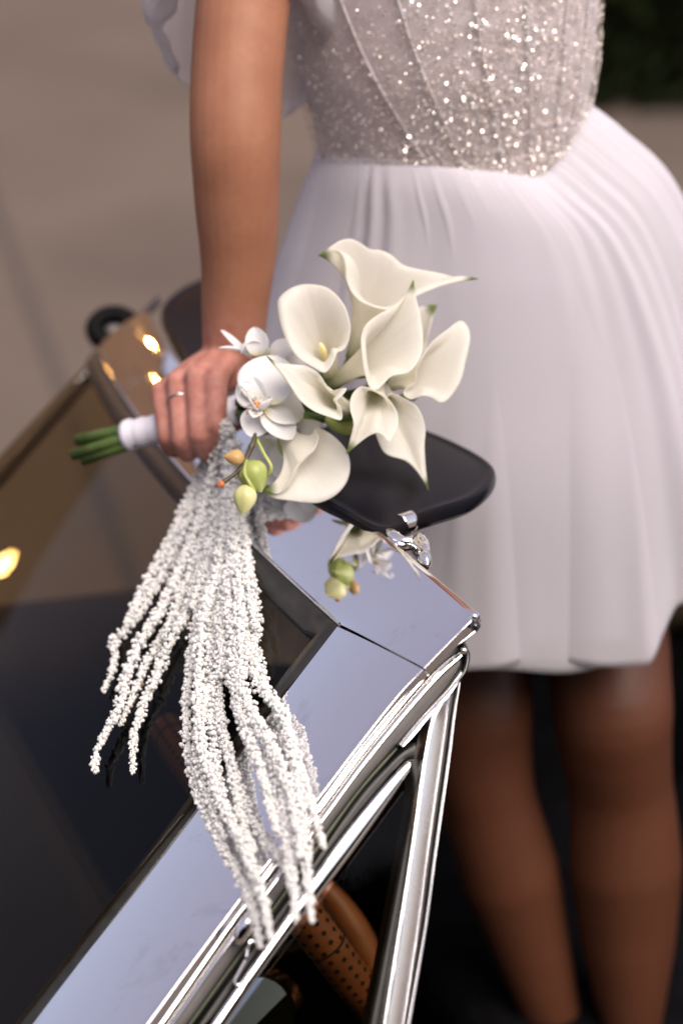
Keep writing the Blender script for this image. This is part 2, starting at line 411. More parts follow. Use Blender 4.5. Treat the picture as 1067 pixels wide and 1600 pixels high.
for i in range(NH):
    j0, j1 = max(i - 1, 0), min(i + 1, NH - 1)
    n = (inn[j1] - inn[j0] + out_[j1] - out_[j0]).cross(out_[i] - inn[i]).normalized()
    nrm.append(-n if n.z < 0 else n)
w_in = [min(1.0, max(0.0, ((p - A).dot(D) - .04) / .25)) for p in out_]
nrm = [NP.lerp(n, w_in[i]).normalized() for i, n in enumerate(nrm)]
header = cpart('windshield_header', plate(inn, out_, nrm, bulge=[.0022 + .0035 * min(1.0, max(0.0, ((p - A).dot(D) - .5) / .25)) for p in out_]), 'chrome')
header['label'] = 'wide chrome top rail of the windshield frame'

cpart('edge_bead', tube([p - NP * .0005 for p in inner], .0018, 10), 'chrome', header)
# near pillar plate
pin_px = [(527, 979), (470, 1053), (400, 1144), (300, 1274), (200, 1406), (50, 1602), (-40, 1720)]
pout_px = [(657, 1045), (622, 1079), (560, 1159), (496, 1249), (369, 1407), (326, 1464), (228, 1600), (140, 1722)]
pin = catmull([PI_(*p) for p in pin_px], 60); pout = resample(EDGE[iS:], [.003 + .997 * k / 59 for k in range(60)])
pil = cpart('windshield_pillar', plate(pin, pout, [NP] * 60), 'chrome')
pil['label'] = 'wide chrome near pillar of the windshield frame'
# far pillar
PDIR = (PI_(228, 1600) - PI_(657, 1045)).normalized()
fo0, fi0 = outer[-1], inner[-1]
fp_out = [fo0 + PDIR * (.62 * k / 20) for k in range(21)]
fp_in = [fi0 + PDIR * (.62 * k / 20) - (D * .02) for k in range(21)]
obj('far_pillar', mesh('far_pillar', *plate(fp_in, [p + D * .05 - F * .03 for p in fp_out], [NP] * 21)), 'chrome', car_root)
# far corner: a black rounded socket with a polished centre
fc = at(178, 514, (on_z(215, 470, ZA) - CAM).dot(-TOC) + .05)
ring_ = [fc + cv(.022 * math.cos(2 * PI * k / 40), .017 * math.sin(2 * PI * k / 40), -.006 * math.sin(2 * PI * k / 40)) for k in range(41)]
sock = cpart('corner_socket', tube(ring_, .0125, 14, caps=False), 'black_trim')
cpart('socket_pin', ball(fc + cv(.001, -.002, -.006), (.016, .012, .010), 20, 12), 'dull', sock)

# gasket and glass
def offs(curve, side, nrm_): return [p + side * 0 for p in curve]
gl_top = [p + (PDIR * .012) - UP * .004 for p in inner]
gask_rows = []
WD = .028
ga = [(p, PDIR) for p in reversed(inner) if (p - I).length > WD * 1.05] + [(I, (PDIR + D) * .86)] + [(p, D) for p in pin if (p - I).length > WD * 1.05]
rows = []
for p, q in ga:
    rows.append([p - NP * .002, p + q * (WD * .3) + NP * .002, p + q * WD * .75 + NP * .0005, p + q * WD - NP * .004, p + q * WD - NP * .014, p - NP * .014])
vs, fs = grid(rows, close_v=True)
cpart('glass_gasket', (vs, fs), 'rubber')
# glass: ruled sheet hanging from the header inner edge, 5 mm thick
rows_t, NJ = [], 26
for p in inner:
    rows_t.append([p + PDIR * (.60 * j / NJ) + NP * (.010 * math.sin(PI * j / NJ) - .004) for j in range(NJ + 1)])
fr = grid(rows_t); bk = grid([[p - NP * .005 for p in r] for r in rows_t])
nf = len(fr[0]); ns_, nj_ = len(rows_t), NJ + 1
fsx = list(fr[1]) + [tuple(i + nf for i in reversed(f)) for f in bk[1]]
loop = [i * nj_ for i in range(ns_)] + [(ns_ - 1) * nj_ + j for j in range(1, nj_)] + [i * nj_ + nj_ - 1 for i in range(ns_ - 2, -1, -1)] + [j for j in range(nj_ - 2, 0, -1)]
for a_, b_ in zip(loop, loop[1:] + loop[:1]): fsx.append((a_, b_, b_ + nf, a_ + nf))
cpart('windshield_glass', (fr[0] + bk[0], fsx), 'glass')

# side of the pillar: the plane that the door window lies in
VS = (UP * .88 + D * .48 + F * -.0).normalized()
SN = PDIR.cross(VS).normalized()
if SN.dot(ray(600, 1200)) > 0: SN = -SN
E0 = PI_(600, 1107)
def S_(u, v, off=0.0): return on_plane(u, v, E0 + SN * off, SN)
def strip(name, up_px, lo_px, m, base=0.0, bulge=.003, tilt=0.0, depth=.02, n=50, nt=8, parent=None):
    a = catmull([S_(*p) for p in up_px], n); b = catmull([S_(*p) for p in lo_px], n)
    rows = []
    for p, q in zip(a, b):
        row = [p + SN * (base - depth)]
        for k in range(nt + 1):
            t = k / nt
            row.append(p.lerp(q, t) + SN * (base + bulge * (.55 * min(1, t / .13, (1 - t) / .13) + .45 * (1 - (2 * t - 1) ** 2)) + tilt * (t - .5)))
        row.append(q + SN * (base - depth)); rows.append(row)
    vs, fs = grid(rows, close_v=True); m_ = nt + 3
    fs.append(tuple(range(m_))); fs.append(tuple((n - 1) * m_ + k for k in range(m_))[::-1])
    return cpart(name, (vs, fs), m, parent)
# dark channel behind all the trim
strip('pillar_channel', [(738, 972), (657, 1050), (560, 1163), (369, 1410), (222, 1605), (130, 1730)],
      [(727, 1050), (690, 1096), (610, 1190), (520, 1320), (400, 1480), (300, 1612), (210, 1735)], 'rubber', base=-.012, bulge=.002, depth=.03)
strip('trim_strip', [(743, 974), (704, 1008), (642, 1072), (591, 1132), (560, 1170), (496, 1258), (369, 1420), (240, 1600), (150, 1725)],
      [(743, 988), (704, 1019), (642, 1086), (591, 1149), (560, 1187), (496, 1272), (369, 1437), (256, 1600), (166, 1725)], 'bright', base=-.002, bulge=.003, tilt=.004)
strip('trim_strip', [(719, 1016), (684, 1045), (642, 1092), (601, 1141), (560, 1192), (496, 1279), (369, 1447), (262, 1600), (170, 1725)],
      [(721, 1026), (684, 1060), (642, 1107), (601, 1156), (560, 1207), (496, 1294), (369, 1461), (271, 1600), (180, 1725)], 'bright', base=-.001, bulge=.0012, tilt=.0035)
strip('grey_channel', [(722, 1027), (684, 1061), (642, 1108), (601, 1157), (560, 1208), (496, 1295), (369, 1463), (273, 1600), (182, 1725)],
      [(721, 1042), (690, 1085), (663, 1115), (601, 1186), (560, 1235), (510, 1302), (390, 1468), (295, 1600), (205, 1725)], 'grey_rubber', base=-.006, bulge=.0015)
strip('short_trim', [(721, 1046), (700, 1076), (663, 1116), (640, 1143), (624, 1163)],
      [(721, 1056), (704, 1084), (668, 1124), (647, 1150), (630, 1167)], 'bright', base=-.001, bulge=.001, tilt=.003)
strip('aged_seal', [(624, 1166), (600, 1190), (560, 1237), (510, 1304), (440, 1402), (392, 1469), (297, 1600)],
      [(622, 1174), (600, 1200), (560, 1247), (514, 1312), (444, 1409), (396, 1475), (301, 1606)], 'olive', base=-.007, bulge=.002)
cap = strip('corner_cap', [(727, 1000), (736, 1022), (732, 1046), (722, 1062)], [(719, 1004), (727, 1024), (724, 1046), (716, 1058)], 'paint', base=-.004, bulge=.004, n=12)
cpart('screw', ball(S_(724, 1017, .001), (.0035, .0035, .0035), 12, 8), 'bright', cap)
for k_, (u_, v_) in enumerate([(742, 962), (743, 977)]):
    cpart('rail_end_tip', tube(catmull([on_plane(u_ - 6, v_ + 5, A, SN), on_plane(u_ + 1, v_, A, SN), on_plane(u_ + 6, v_ - 3, A, SN)], 8), [.003, .004, .0045, .0045, .004, .0035, .003, .001], 10), 'paint' if k_ else 'chrome')

# vent window: dark seal, chrome edge bar, pane, post, latch
vent = strip('vent_window', [(637, 1188), (600, 1226), (521, 1324), (420, 1468), (340, 1583), (290, 1655)],
             [(636, 1206), (612, 1242), (541, 1341), (428, 1488), (352, 1600), (305, 1668)], 'bright', base=.004, bulge=.0018, tilt=.0005)
vent['label'] = 'chrome edge bar of the small triangular vent window'
def flat_on_S(name, px, m, off, th, parent=None):
    p = [S_(u, v, off) for u, v in px]; n = len(p)
    vs = p + [q - SN * th for q in p]
    fs = [tuple(range(n)), tuple(range(n, 2 * n))[::-1]] + [(i, (i + 1) % n, (i + 1) % n + n, i + n) for i in range(n)]
    return cpart(name, (vs, fs), m, parent, smooth=False)
strip('vent_seal', [(640, 1186), (648, 1240), (632, 1330), (600, 1500), (580, 1600), (565, 1680)],
      [(656, 1186), (664, 1240), (647, 1330), (614, 1500), (596, 1600), (580, 1680)], 'rubber', base=-.004, bulge=.002, parent=vent)
strip('vent_seal', [(652, 1160), (618, 1186), (560, 1250), (470, 1380), (380, 1506), (300, 1620)],
      [(650, 1186), (634, 1188), (600, 1226), (521, 1324), (420, 1468), (338, 1585)], 'rubber', base=-.005, bulge=.002, parent=vent)
flat_on_S('vent_pane', [(632, 1236), (640, 1260), (628, 1330), (595, 1500), (574, 1610), (345, 1620)], 'glass', -.002, .004, vent)
latch = cpart('vent_latch', ball(S_(381, 1452, .012), (.0145, .0065, .006), 20, 12, ((-PDIR).normalized().lerp(UP, .35).normalized(), PDIR.cross(SN).normalized(), SN)), 'bright', vent)
lp = [(385, 1495), (392, 1470), (413, 1484), (411, 1492), (386, 1530), (380, 1540), (366, 1536), (372, 1522), (384, 1500)]
cpart('latch_wire', tube(catmull([S_(u, v, .009) for u, v in lp], 40), .0016, 8), 'bright', vent)
# window post
strip('window_post', [(655, 1150), (690, 1096), (668, 1110), (657, 1188), (637, 1330), (618, 1450), (594, 1600), (582, 1680)][3:] if False else [(690, 1097), (672, 1118), (657, 1188), (637, 1330), (618, 1450), (594, 1600), (582, 1680)],
      [(704, 1086), (700, 1118), (690, 1188), (670, 1330), (654, 1450), (631, 1600), (619, 1680)], 'satin', base=.004, bulge=.0018, tilt=-.007, n=40, nt=12)
strip('post_channel', [(703, 1080), (699, 1120), (689, 1190), (669, 1330), (653, 1450), (630, 1600), (618, 1680)],
      [(712, 1070), (704, 1120), (695, 1190), (675, 1330), (659, 1450), (635, 1600), (623, 1680)], 'rubber', base=-.001, bulge=.001)
strip('post_bead', [(713, 1068), (705, 1120), (696, 1190), (676, 1330), (660, 1450), (634, 1600), (622, 1680)],
      [(717, 1066), (709, 1120), (701, 1190), (681, 1330), (665, 1450), (640, 1600), (628, 1680)], 'bright', base=.002, bulge=.003)

# sun visors folded back over the header
def visor(px, z0, th, m='vinyl'):
    p = catmull([on_z(u, v, z0) for u, v in px] + [on_z(*px[0], z0)], 64)[:-1]
    c = sum(p, V((0, 0, 0))) / len(p); rows = []
    prof = [(0, 1.0), (.0, .0)]
    for off, sc_ in [(-th, .0), (-th, .88), (-th * .92, .95), (-th * .5, .995), (0, 1.0), (th * .38, .985), (th * .52, .955), (th * .50, .93), (th * .40, .90), (th * .46, .85), (th * .62, .5), (th * .66, 0.01)]:
        rows.append([c + (q - c) * max(sc_, .004) + UP * off for q in p])
    vs, fs = grid(rows, close_v=True); return vs, fs
vz = ZA - .004
vis = cpart('sun_visor', visor([(470, 690), (520, 668), (600, 660), (664, 678), (722, 703), (762, 727), (775, 747), (760, 772), (731, 791), (693, 803), (650, 817), (600, 840), (545, 815), (470, 760)], vz, .0125), 'vinyl')
vis['label'] = 'near black padded sun visor folded back'
vc = on_z(638, 819, vz)
ax1 = (on_z(650, 809, vz) - on_z(626, 817, vz)).normalized(); ax2 = UP.cross(ax1)
cl = []
for k in range(13):
    a = -PI * .65 + 1.3 * PI * k / 12
    nn = ax2 * -math.cos(a) + UP * math.sin(a)
    if nn.dot(TOC) < 0 and False: nn = -nn
    cl.append([vc + ax2 * (.004) + V((nn.x * .009, nn.y * .009, nn.z * .0105)) + ax1 * s for s in (-.0075, -.005, .005, .0075)])
vs, fs = grid(cl); o = cpart('visor_clip', (vs, fs), 'bright', vis)
o.modifiers.new('solid', 'SOLIDIFY').thickness = .002
# visor hinge: cast chrome bracket just behind the rail
hb = [(606, 838), (620, 846), (634, 850), (648, 847), (658, 856), (662, 872), (668, 884)]
hp = catmull([on_z(u, v, ZA - .006) for u, v in hb], 24)
cpart('visor_bracket', merge([tube(hp, [.0082 + .0014 * math.sin(k * .7) + (.0028 if 10 < k < 17 else 0) - (.0062 * ((k - 19) / 4) ** 2 if k > 19 else 0) for k in range(24)], 14, flat=.7)]), 'bright', vis)
vis2 = cpart('sun_visor', visor([(330, 600), (285, 560), (262, 520), (252, 490), (275, 462), (320, 440), (390, 430), (430, 470), (400, 540)], ZA + .01, .0125), 'vinyl')
vis2['label'] = 'far black padded sun visor folded back'

# interior and body
def cbox(name, c, h, m, parent=None, bv=.02):
    o = cpart(name, box(car(*c), (D, F, UP), h), m, parent, smooth=False); bevel(o, bv, 4); return o
cbox('floor_pan', (.5, -.5, .30), (.62, 1.15, .02), 'interior', bv=.005)
cbox('door', (-.02 + -.055, -.55, .62), (.035, .80, .26), 'paint')
cbox('door', (1.10, -.55, .62), (.035, .80, .26), 'paint')
cbox('door_lining', (-.02, -.55, .62), (.02, .78, .25), 'interior')
cbox('door_lining', (1.05, -.55, .62), (.02, .78, .25), 'interior')
cbox('dashboard', (.5, .33, .80), (.60, .13, .12), 'dash', bv=.06)
cbox('seat_cushion', (.5, -.55, .47), (.52, .30, .09), 'interior', bv=.05)
cbox('seat_back', (.5, -.95, .70), (.52, .10, .28), 'interior', bv=.07)
cbox('rear_deck', (.5, -1.75, .62), (.66, .65, .28), 'interior', bv=.10)
cbox('hood', (.5, 1.15, .64), (.66, .66, .26), 'paint', bv=.10)
for s in (0, 1):
    cbox('rear_fender', (-.06 if s == 0 else 1.08, -1.75, .50), (.08, .70, .28), 'interior', bv=.06)
cpart('door_capping', tube([car(1.07, b_, 0.845 + .012 * math.sin(b_ * 3)) for b_ in np.linspace(-1.3, .2, 30)], [.085] * 30, 20), 'brown_vinyl')
# steering wheel
wc = car(.335, .06, .93); wn = (-F * .85 + UP * .52).normalized(); wu = D.cross(wn).normalized(); RW = .185
pts = [wc + (D * math.cos(2 * PI * k / 96) + wu * math.sin(2 * PI * k / 96)) * RW for k in range(97)]
wheel = cpart('steering_wheel', tube(pts, .0195, 20, caps=False), 'leather')
wheel['label'] = 'steering wheel covered in tan perforated leather'
hv = []
for k in range(110):
    for j in range(10):
        a = 2 * PI * (k + .5 * (j % 2)) / 110; b = 2 * PI * j / 10 + .3
        rad = D * math.cos(a) + wu * math.sin(a)
        nn = rad * math.cos(b) + wn * math.sin(b)
        hv.append(ball(wc + rad * RW + nn * .0193, (.0030, .0030, .0009), 8, 3, (nn.cross(rad.cross(wn)).normalized(), rad.cross(wn).normalized(), nn)))
cpart('perforation', merge(hv), 'hole', wheel, fix=False)['kind'] = 'stuff'
for k in range(8):
    a = PI + .18 + 2 * PI * k / 8
    rad = D * math.cos(a) + wu * math.sin(a); tg = rad.cross(wn)
    ring = [wc + rad * RW + (rad * math.cos(2 * PI * j / 20) + wn * math.sin(2 * PI * j / 20)) * .0196 for j in range(21)]
    cpart('cover_seam', tube(ring, .0012, 6, caps=False), 'hole', wheel)
for s in (0, PI * .66, PI * 1.33):
    r_ = D * math.cos(s + PI / 2) + wu * math.sin(s + PI / 2)
    cpart('spoke', tube([wc - wn * .03, wc + r_ * RW], .008, 10), 'bright', wheel)
cpart('hub', ball(wc - wn * .03, (.04, .04, .02), 20, 10, (D, wu, wn)), 'paint', wheel)
# tan arm rest behind the wheel
cpart('arm_rest', tube(catmull([at(505, 1385, 2.5), at(530, 1415, 2.5), at(555, 1455, 2.5), at(580, 1505, 2.5), at(600, 1560, 2.5)], 20), [.010 + .006 * math.sin(PI * k / 19) for k in range(20)], 14), 'leather')
g0 = at(402, 1582, 2.30)
pod = cpart('gauge_pod', tube(catmull([g0 + cv(.006, -.006, -.06), g0 + cv(.002, -.002, -.02), g0], 8), .037, 24), 'bright')
cpart('gauge_face', tube([g0 + cv(0, 0, -.002), g0 + cv(0, 0, .001)], .033, 24), 'gauge', pod)


# ================================================================== THE BOUQUET
hL, hR = at(200, 681, 2.445), at(372, 640, 2.38)        # white wrapped handle
bq = empty('bouquet', (hL + hR) / 2)
tag(bq, 'wedding bouquet of white calla lilies, orchids and trailing white amaranth held over the car rail', 'bouquet')
def bpart(name, vf, m, parent=None, smooth=True, fix=True):
    me = mesh(name, vf[0], vf[1], smooth)
    if fix: recalc(me)
    return obj(name, me, m, parent or bq)
hd = (hR - hL).normalized()
wp = [hL.lerp(hR, k / 24) for k in range(25)]
wrap = bpart('handle_wrap', tube([wp[0] + hd * .0015] + wp + [wp[-1] - hd * .004], [.009] + [.0150 + .0008 * math.sin(k * 2.1) + .0012 * (k < 2) for k in range(25)] + [.008], 28), 'wrap')
wrap['label'] = 'white satin ribbon wrap'
for k in range(7):
    a = 2 * PI * k / 7 + .3
    ra = hd.orthogonal().normalized(); rb = hd.cross(ra)
    o_ = (ra * math.cos(a) + rb * math.sin(a)) * (.0085 if k else .001)
    L_ = .052 + .012 * ((k * 37) % 5) / 5
    p0 = hL + o_ + hd * .02; p1 = hL + o_ * 1.35 - hd * L_ + UP * (-.004 + .003 * math.sin(k * 2))
    bpart('cut_stem', tube([p0, p0.lerp(p1, .5), p1], [.0055, .0058, .0060], 12), 'stem')

def calla(base, axis_hint, rim, d0, tips, r0=.0068, rho=1.35, al=.50, be=.42, stem_to=None, spx=True, n=132, NV=30, rolls=None):
    """A spathe: a narrow rolled base that opens to a traced rim. rim: (px, px, mm nearer) points; tips: indices of pointed lobes."""
    R = [at(u, v, d0 + .045 - mm * .001) for u, v, mm in rim]; N = len(R)
    # dense closed rim curve
    dense, own = [], []
    for i in range(N):
        a_, b_, c_, d_ = R[(i - 1) % N], R[i], R[(i + 1) % N], R[(i + 2) % N]
        seg = max(4, int(n * (c_ - b_).length / sum((R[(k + 1) % N] - R[k]).length for k in range(N))) + 2)
        ti, ti1 = (0.25 if i in tips else 1.0), (0.25 if (i + 1) % N in tips else 1.0)
        m0, m1 = (c_ - a_) * .5 * ti, (d_ - b_) * .5 * ti1
        for k in range(seg):
            t = k / seg; t2, t3 = t * t, t * t * t
            dense.append(b_ * (2 * t3 - 3 * t2 + 1) + m0 * (t3 - 2 * t2 + t) + c_ * (-2 * t3 + 3 * t2) + m1 * (t3 - t2)); own.append(i + t)
    cen = sum(dense, V((0, 0, 0))) / len(dense)
    ax = (cen - base).normalized() if axis_hint is None else axis_hint.normalized()
    # base ring laid out with the same turning as the rim
    e1 = (dense[0] - base); e1 = (e1 - ax * e1.dot(ax)).normalized(); e2 = ax.cross(e1)
    ang = [math.atan2((p - cen).dot(e2), (p - cen).dot(e1)) for p in dense]
    un = [ang[0]]
    for a1 in ang[1:]:
        dlt = (a1 - un[-1] + PI) % (2 * PI) - PI; un.append(un[-1] + dlt)
    sgn = 1 if un[-1] > un[0] else -1
    M_ = len(dense)
    cum = [0]
    for k in range(1, M_): cum.append(cum[-1] + (dense[k] - dense[k - 1]).length)
    tot_ = cum[-1] + (dense[0] - dense[-1]).length
    rv = random.Random(len(rim) * 31 + int(d0 * 1e4)); vn = []
    vcol = [rv.random() for _ in range(M_ + 2)]
    rows, gr, th_ = [], [], []
    tipP = [R[i] for i in tips]
    for k, p in enumerate(dense):
        th = un[0] + sgn * 2 * PI * (.5 * cum[k] / tot_ + .5 * k / M_)
        ro = e1 * math.cos(th) + e2 * math.sin(th)
        rr = r0 * (1 + .10 * math.sin(th * .5))
        p0 = base + ro * rr
        outw = p - base; ln = outw.length; ov_ = outw - ax * outw.dot(ax); ow = ov_.normalized() if ov_.length > 1e-6 else ro
        rh = rho if rolls is None else interp(own[k], range(N + 1), list(rolls) + [rolls[0]])
        T = ow * math.sin(rh) + ax * math.cos(rh)
        p1 = p0 + ax * (al * ln) + ow * (.04 * ln); p2 = p - T * (be * ov_.length + .05 * ln)
        row, g, tt = [], [], []
        dt = min([(p - q).length for q in tipP] or [1])
        for j in range(NV + 1):
            t = (j / NV); t = t ** .9; m = 1 - t
            q = p0 * m ** 3 + p1 * (3 * m * m * t) + p2 * (3 * m * t * t) + p * t ** 3
            row.append(q)
            dq = min([(q - w_).length for w_ in tipP] or [1])
            g.append(min(1, max(0, 1.0 - dq / .0145) * 2.0)); tt.append(max(0, min(1, 1.2 - t / .24)) ** 1.3 * .8)
        rows.append(row); gr.append(g); th_.append(tt); vn.append([.25 * vcol[k - 1] + .5 * vcol[k] + .25 * vcol[(k + 1) % M_]] * (NV + 1))
    vs, fs = grid(rows, close_u=True)
    me = mesh('calla_lily', vs, fs)
    for nm, dat in (('green', gr), ('throat', th_), ('vein', vn)):
        a_ = me.attributes.new(nm, 'FLOAT', 'POINT'); a_.data.foreach_set('value', [v for r in dat for v in r])
    o = obj('calla_lily', me, 'spathe', bq)
    sm = o.modifiers.new('thick', 'SOLIDIFY'); sm.thickness = .0006; sm.offset = 0
    if spx:
        L = (cen - base).length
        bpart('spadix', tube([base + ax * (L * (.1 + .058 * k)) for k in range(11)], [.0030 + .0004 * math.sin(k) for k in range(9)] + [.0026, .001], 12), 'spadix', o)
    e_ = stem_to if stem_to is not None else hR + hd * .01
    c1 = base - ax * .03
    bpart('flower_stem', tube(catmull([base + ax * .010, base - ax * .010, c1.lerp(e_, .35), e_], 16), [r0 * 1.02] * 3 + [.0048] * 13, 10), 'stem', o)
    return o

CALLAS = [
 dict(label='calla lily with its rim rolled back and a curled lower lip, beside the arm', base=(520, 592, 2.275), d0=2.225, tips=(), al=.42,
  rim=[(480, 444, -4), (512, 450, -3), (536, 474, 0), (547, 505, 2), (545, 530, 4), (537, 546, 8), (527, 551, 14), (521, 566, 17), (508, 582, 19), (490, 574, 20), (470, 563, 18), (453, 543, 14), (440, 513, 9), (434, 484, 5), (436, 466, 2), (455, 450, -2)],
  rolls=[1.1, 1.1, 1.1, 1.2, 1.3, 1.6, 2.2, 2.0, 1.9, 1.9, 2.0, 2.1, 2.2, 2.2, 1.9, 1.4]),
 dict(label='calla lily standing upright in the middle of the bouquet, its green tip up', base=(520, 600, 2.275), d0=2.225, tips=(0,), spx=False, al=.45,
  rim=[(646, 437, -8), (650, 465, -5), (658, 500, -1), (661, 538, 3), (655, 562, 7), (638, 582, 11), (612, 588, 13), (599, 600, 15), (588, 609, 17), (577, 604, 18), (569, 580, 18), (565, 550, 16), (564, 528, 13), (571, 508, 10), (590, 492, 4), (615, 478, -1), (634, 460, -5)],
  rolls=[.9, .9, 1.0, 1.1, 1.2, 1.4, 1.6, 1.8, 1.8, 2.0, 2.2, 2.3, 2.2, 1.9, 1.5, 1.2, 1.0]),
 dict(label='topmost calla lily with thin green tips pointing left and right', base=(550, 560, 2.30), d0=2.255, tips=(0, 12), spx=False, al=.40,
  rim=[(497, 399, 6), (515, 386, 3), (531, 376, 0), (547, 373, -3), (562, 379, -5), (577, 389, -7), (595, 391, -9), (612, 399, -11), (630, 414, -13), (656, 421, -13), (688, 427, -12), (718, 435, -10), (747, 436, -8), (716, 441, -4), (690, 447, 0), (668, 455, 5), (648, 464, 9), (628, 473, 13), (611, 483, 15), (592, 482, 16), (567, 473, 16), (551, 459, 15), (541, 438, 13), (538, 412, 11), (530, 394, 9), (515, 391, 7)],
  rolls=[1.6, 1.2, 1.0, 1.0, 1.0, 1.0, 1.0, 1.1, 1.2, 1.3, 1.4, 1.5, 1.6, 1.6, 1.7, 1.8, 1.9, 1.9, 1.9, 1.9, 2.0, 2.0, 2.0, 2.0, 1.9, 1.8]),
 dict(label='small calla lily tucked behind the upright one', base=(648, 600, 2.35), d0=2.33, tips=(0,), spx=False,
  rim=[(683, 477, 0), (679, 488, 2), (672, 512, 4), (664, 537, 6), (650, 546, 8), (638, 530, 6), (640, 500, 2), (652, 482, -2), (669, 477, -2)]),
 dict(label='rounded calla lily at the right edge of the bouquet', base=(590, 606, 2.29), d0=2.255, tips=(), spx=False, al=.55,
  rim=[(719, 501, -10), (731, 512, -9), (734, 533, -6), (727, 567, -2), (719, 596, 3), (702, 622, 7), (688, 630, 10), (672, 621, 13), (657, 619, 15), (641, 624, 14), (630, 613, 12), (648, 598, 11), (650, 580, 8), (658, 560, 4), (675, 534, -2), (698, 515, -7)],
  rolls=[1.2, 1.2, 1.2, 1.3, 1.5, 1.7, 1.9, 2.1, 2.1, 1.9, 1.6, 1.4, 1.3, 1.2, 1.2, 1.2]),
 dict(label='lowest calla lily, its tip hanging over the black visor', base=(588, 596, 2.275), d0=2.235, tips=(0,), spx=False, al=.5,
  rim=[(669, 767, 3), (665, 733, 2), (663, 697, 0), (664, 668, -2), (653, 638, -4), (630, 622, -4), (608, 616, 0), (592, 640, 4), (586, 668, 7), (592, 692, 9), (604, 710, 9), (634, 721, 7), (655, 742, 5)]),
 dict(label='calla lily opening downwards, its green tip beside the big round calla', base=(592, 592, 2.255), d0=2.20, tips=(0,), spx=False, al=.42,
  rim=[(541, 709, 10), (547, 686, 11), (552, 662, 12), (547, 640, 11), (548, 622, 7), (556, 609, 3), (568, 604, 0), (588, 611, -4), (608, 625, -5), (621, 648, -2), (620, 672, 4), (610, 691, 10), (602, 682, 12), (591, 677, 12), (577, 681, 11), (560, 693, 10)],
  rolls=[1.6, 1.8, 2.0, 2.0, 1.9, 1.6, 1.3, 1.1, 1.1, 1.2, 1.5, 1.9, 2.0, 1.9, 1.7, 1.6]),
 dict(label='slim calla lily lying over the open orchid', base=(548, 642, 2.245), d0=2.20, tips=(0,), spx=False, al=.45,
  rim=[(416, 555, 6), (429, 566, 3), (452, 569, -1), (478, 572, -4), (498, 584, -5), (509, 600, -2), (520, 611, 3), (541, 607, 8), (534, 619, 11), (526, 627, 12), (533, 640, 11), (533, 656, 12), (513, 651, 14), (490, 642, 16), (469, 626, 17), (452, 602, 15), (438, 582, 12), (425, 567, 9)],
  rolls=[1.6, 1.3, 1.1, 1.1, 1.3, 1.7, 2.1, 2.2, 1.9, 1.6, 1.6, 1.8, 2.0, 2.1, 2.1, 2.0, 1.9, 1.7]),
 dict(label='large round calla lily at the bottom, above the chrome rail', base=(440, 668, 2.245), d0=2.215, tips=(0,), spx=False, al=.5,
  rim=[(411, 766, 6), (424, 777, 6), (451, 782, 8), (475, 785, 8), (500, 785, 7), (525, 773, 4), (542, 752, 0), (547, 727, -4), (541, 704, -8), (525, 685, -10), (506, 672, -8), (492, 670, 0), (497, 682, 9), (492, 697, 14), (478, 711, 17), (462, 728, 18), (451, 750, 15), (434, 771, 10)],
  rolls=[1.6, 1.5, 1.4, 1.3, 1.2, 1.2, 1.2, 1.2, 1.2, 1.4, 1.7, 2.1, 2.3, 2.3, 2.2, 2.1, 2.0, 1.8]),
]
for c_ in CALLAS:
    kw = {k: v for k, v in c_.items() if k not in ('base', 'label')}
    o = calla(at(c_['base'][0], c_['base'][1], c_['base'][2] + .045), None, **kw); o['label'] = c_['label']

def petal_grid(base, dirv, nrm, length, width, cup=.2, bend=.0, point=.5, n=20, m=14, twist=0.0, ruff=0.0, neck=.12):
    """a petal that leaves base along dirv, its face towards nrm; bend curves it back, cup hollows it"""
    d = dirv.normalized(); nn = (nrm - d * nrm.dot(d)).normalized(); side = d.cross(nn)
    rows, thr = [], []
    p = V(base); ang = 0
    for i in range(n + 1):
        t = i / n
        if i:
            ang = bend * t
            p = p + (d * math.cos(ang) - nn * math.sin(ang)) * (length / n)
        wv = width * .5 * (neck * (1 - t) ** 3 + (math.sin(PI * min(1, t ** (.8 + point * .5))) ** .62 if 0 < t < 1 else 0.0))
        if i == n: wv = width * .01
        up_ = nn * math.cos(ang) + d * math.sin(ang)
        tw = twist * t
        sd_ = side * math.cos(tw) + up_ * math.sin(tw); uu = up_ * math.cos(tw) - side * math.sin(tw)
        row = []
        for j in range(m + 1):
            s_ = 2 * j / m - 1
            row.append(p + sd_ * (s_ * wv) + uu * (cup * wv * s_ * s_ + ruff * width * math.sin(9 * t + 3 * s_) * abs(s_) ** 2))
        rows.append(row); thr.append([max(0, 1 - t / .22) * .8] * (m + 1))
    vs, fs = grid(rows)
    return vs, fs, [x for r in thr for x in r]
def petal(name, parent, *a, m_='orchid', **kw):
    vs, fs, thr = petal_grid(*a, **kw)
    me = mesh(name, vs, fs); a_ = me.attributes.new('throat', 'FLOAT', 'POINT'); a_.data.foreach_set('value', thr)
    o = obj(name, me, m_, parent); md = o.modifiers.new('thick', 'SOLIDIFY'); md.thickness = .0006; md.offset = 0
    return o

BD = .10
def atb(u, v, d): return at(u, v, d + BD)
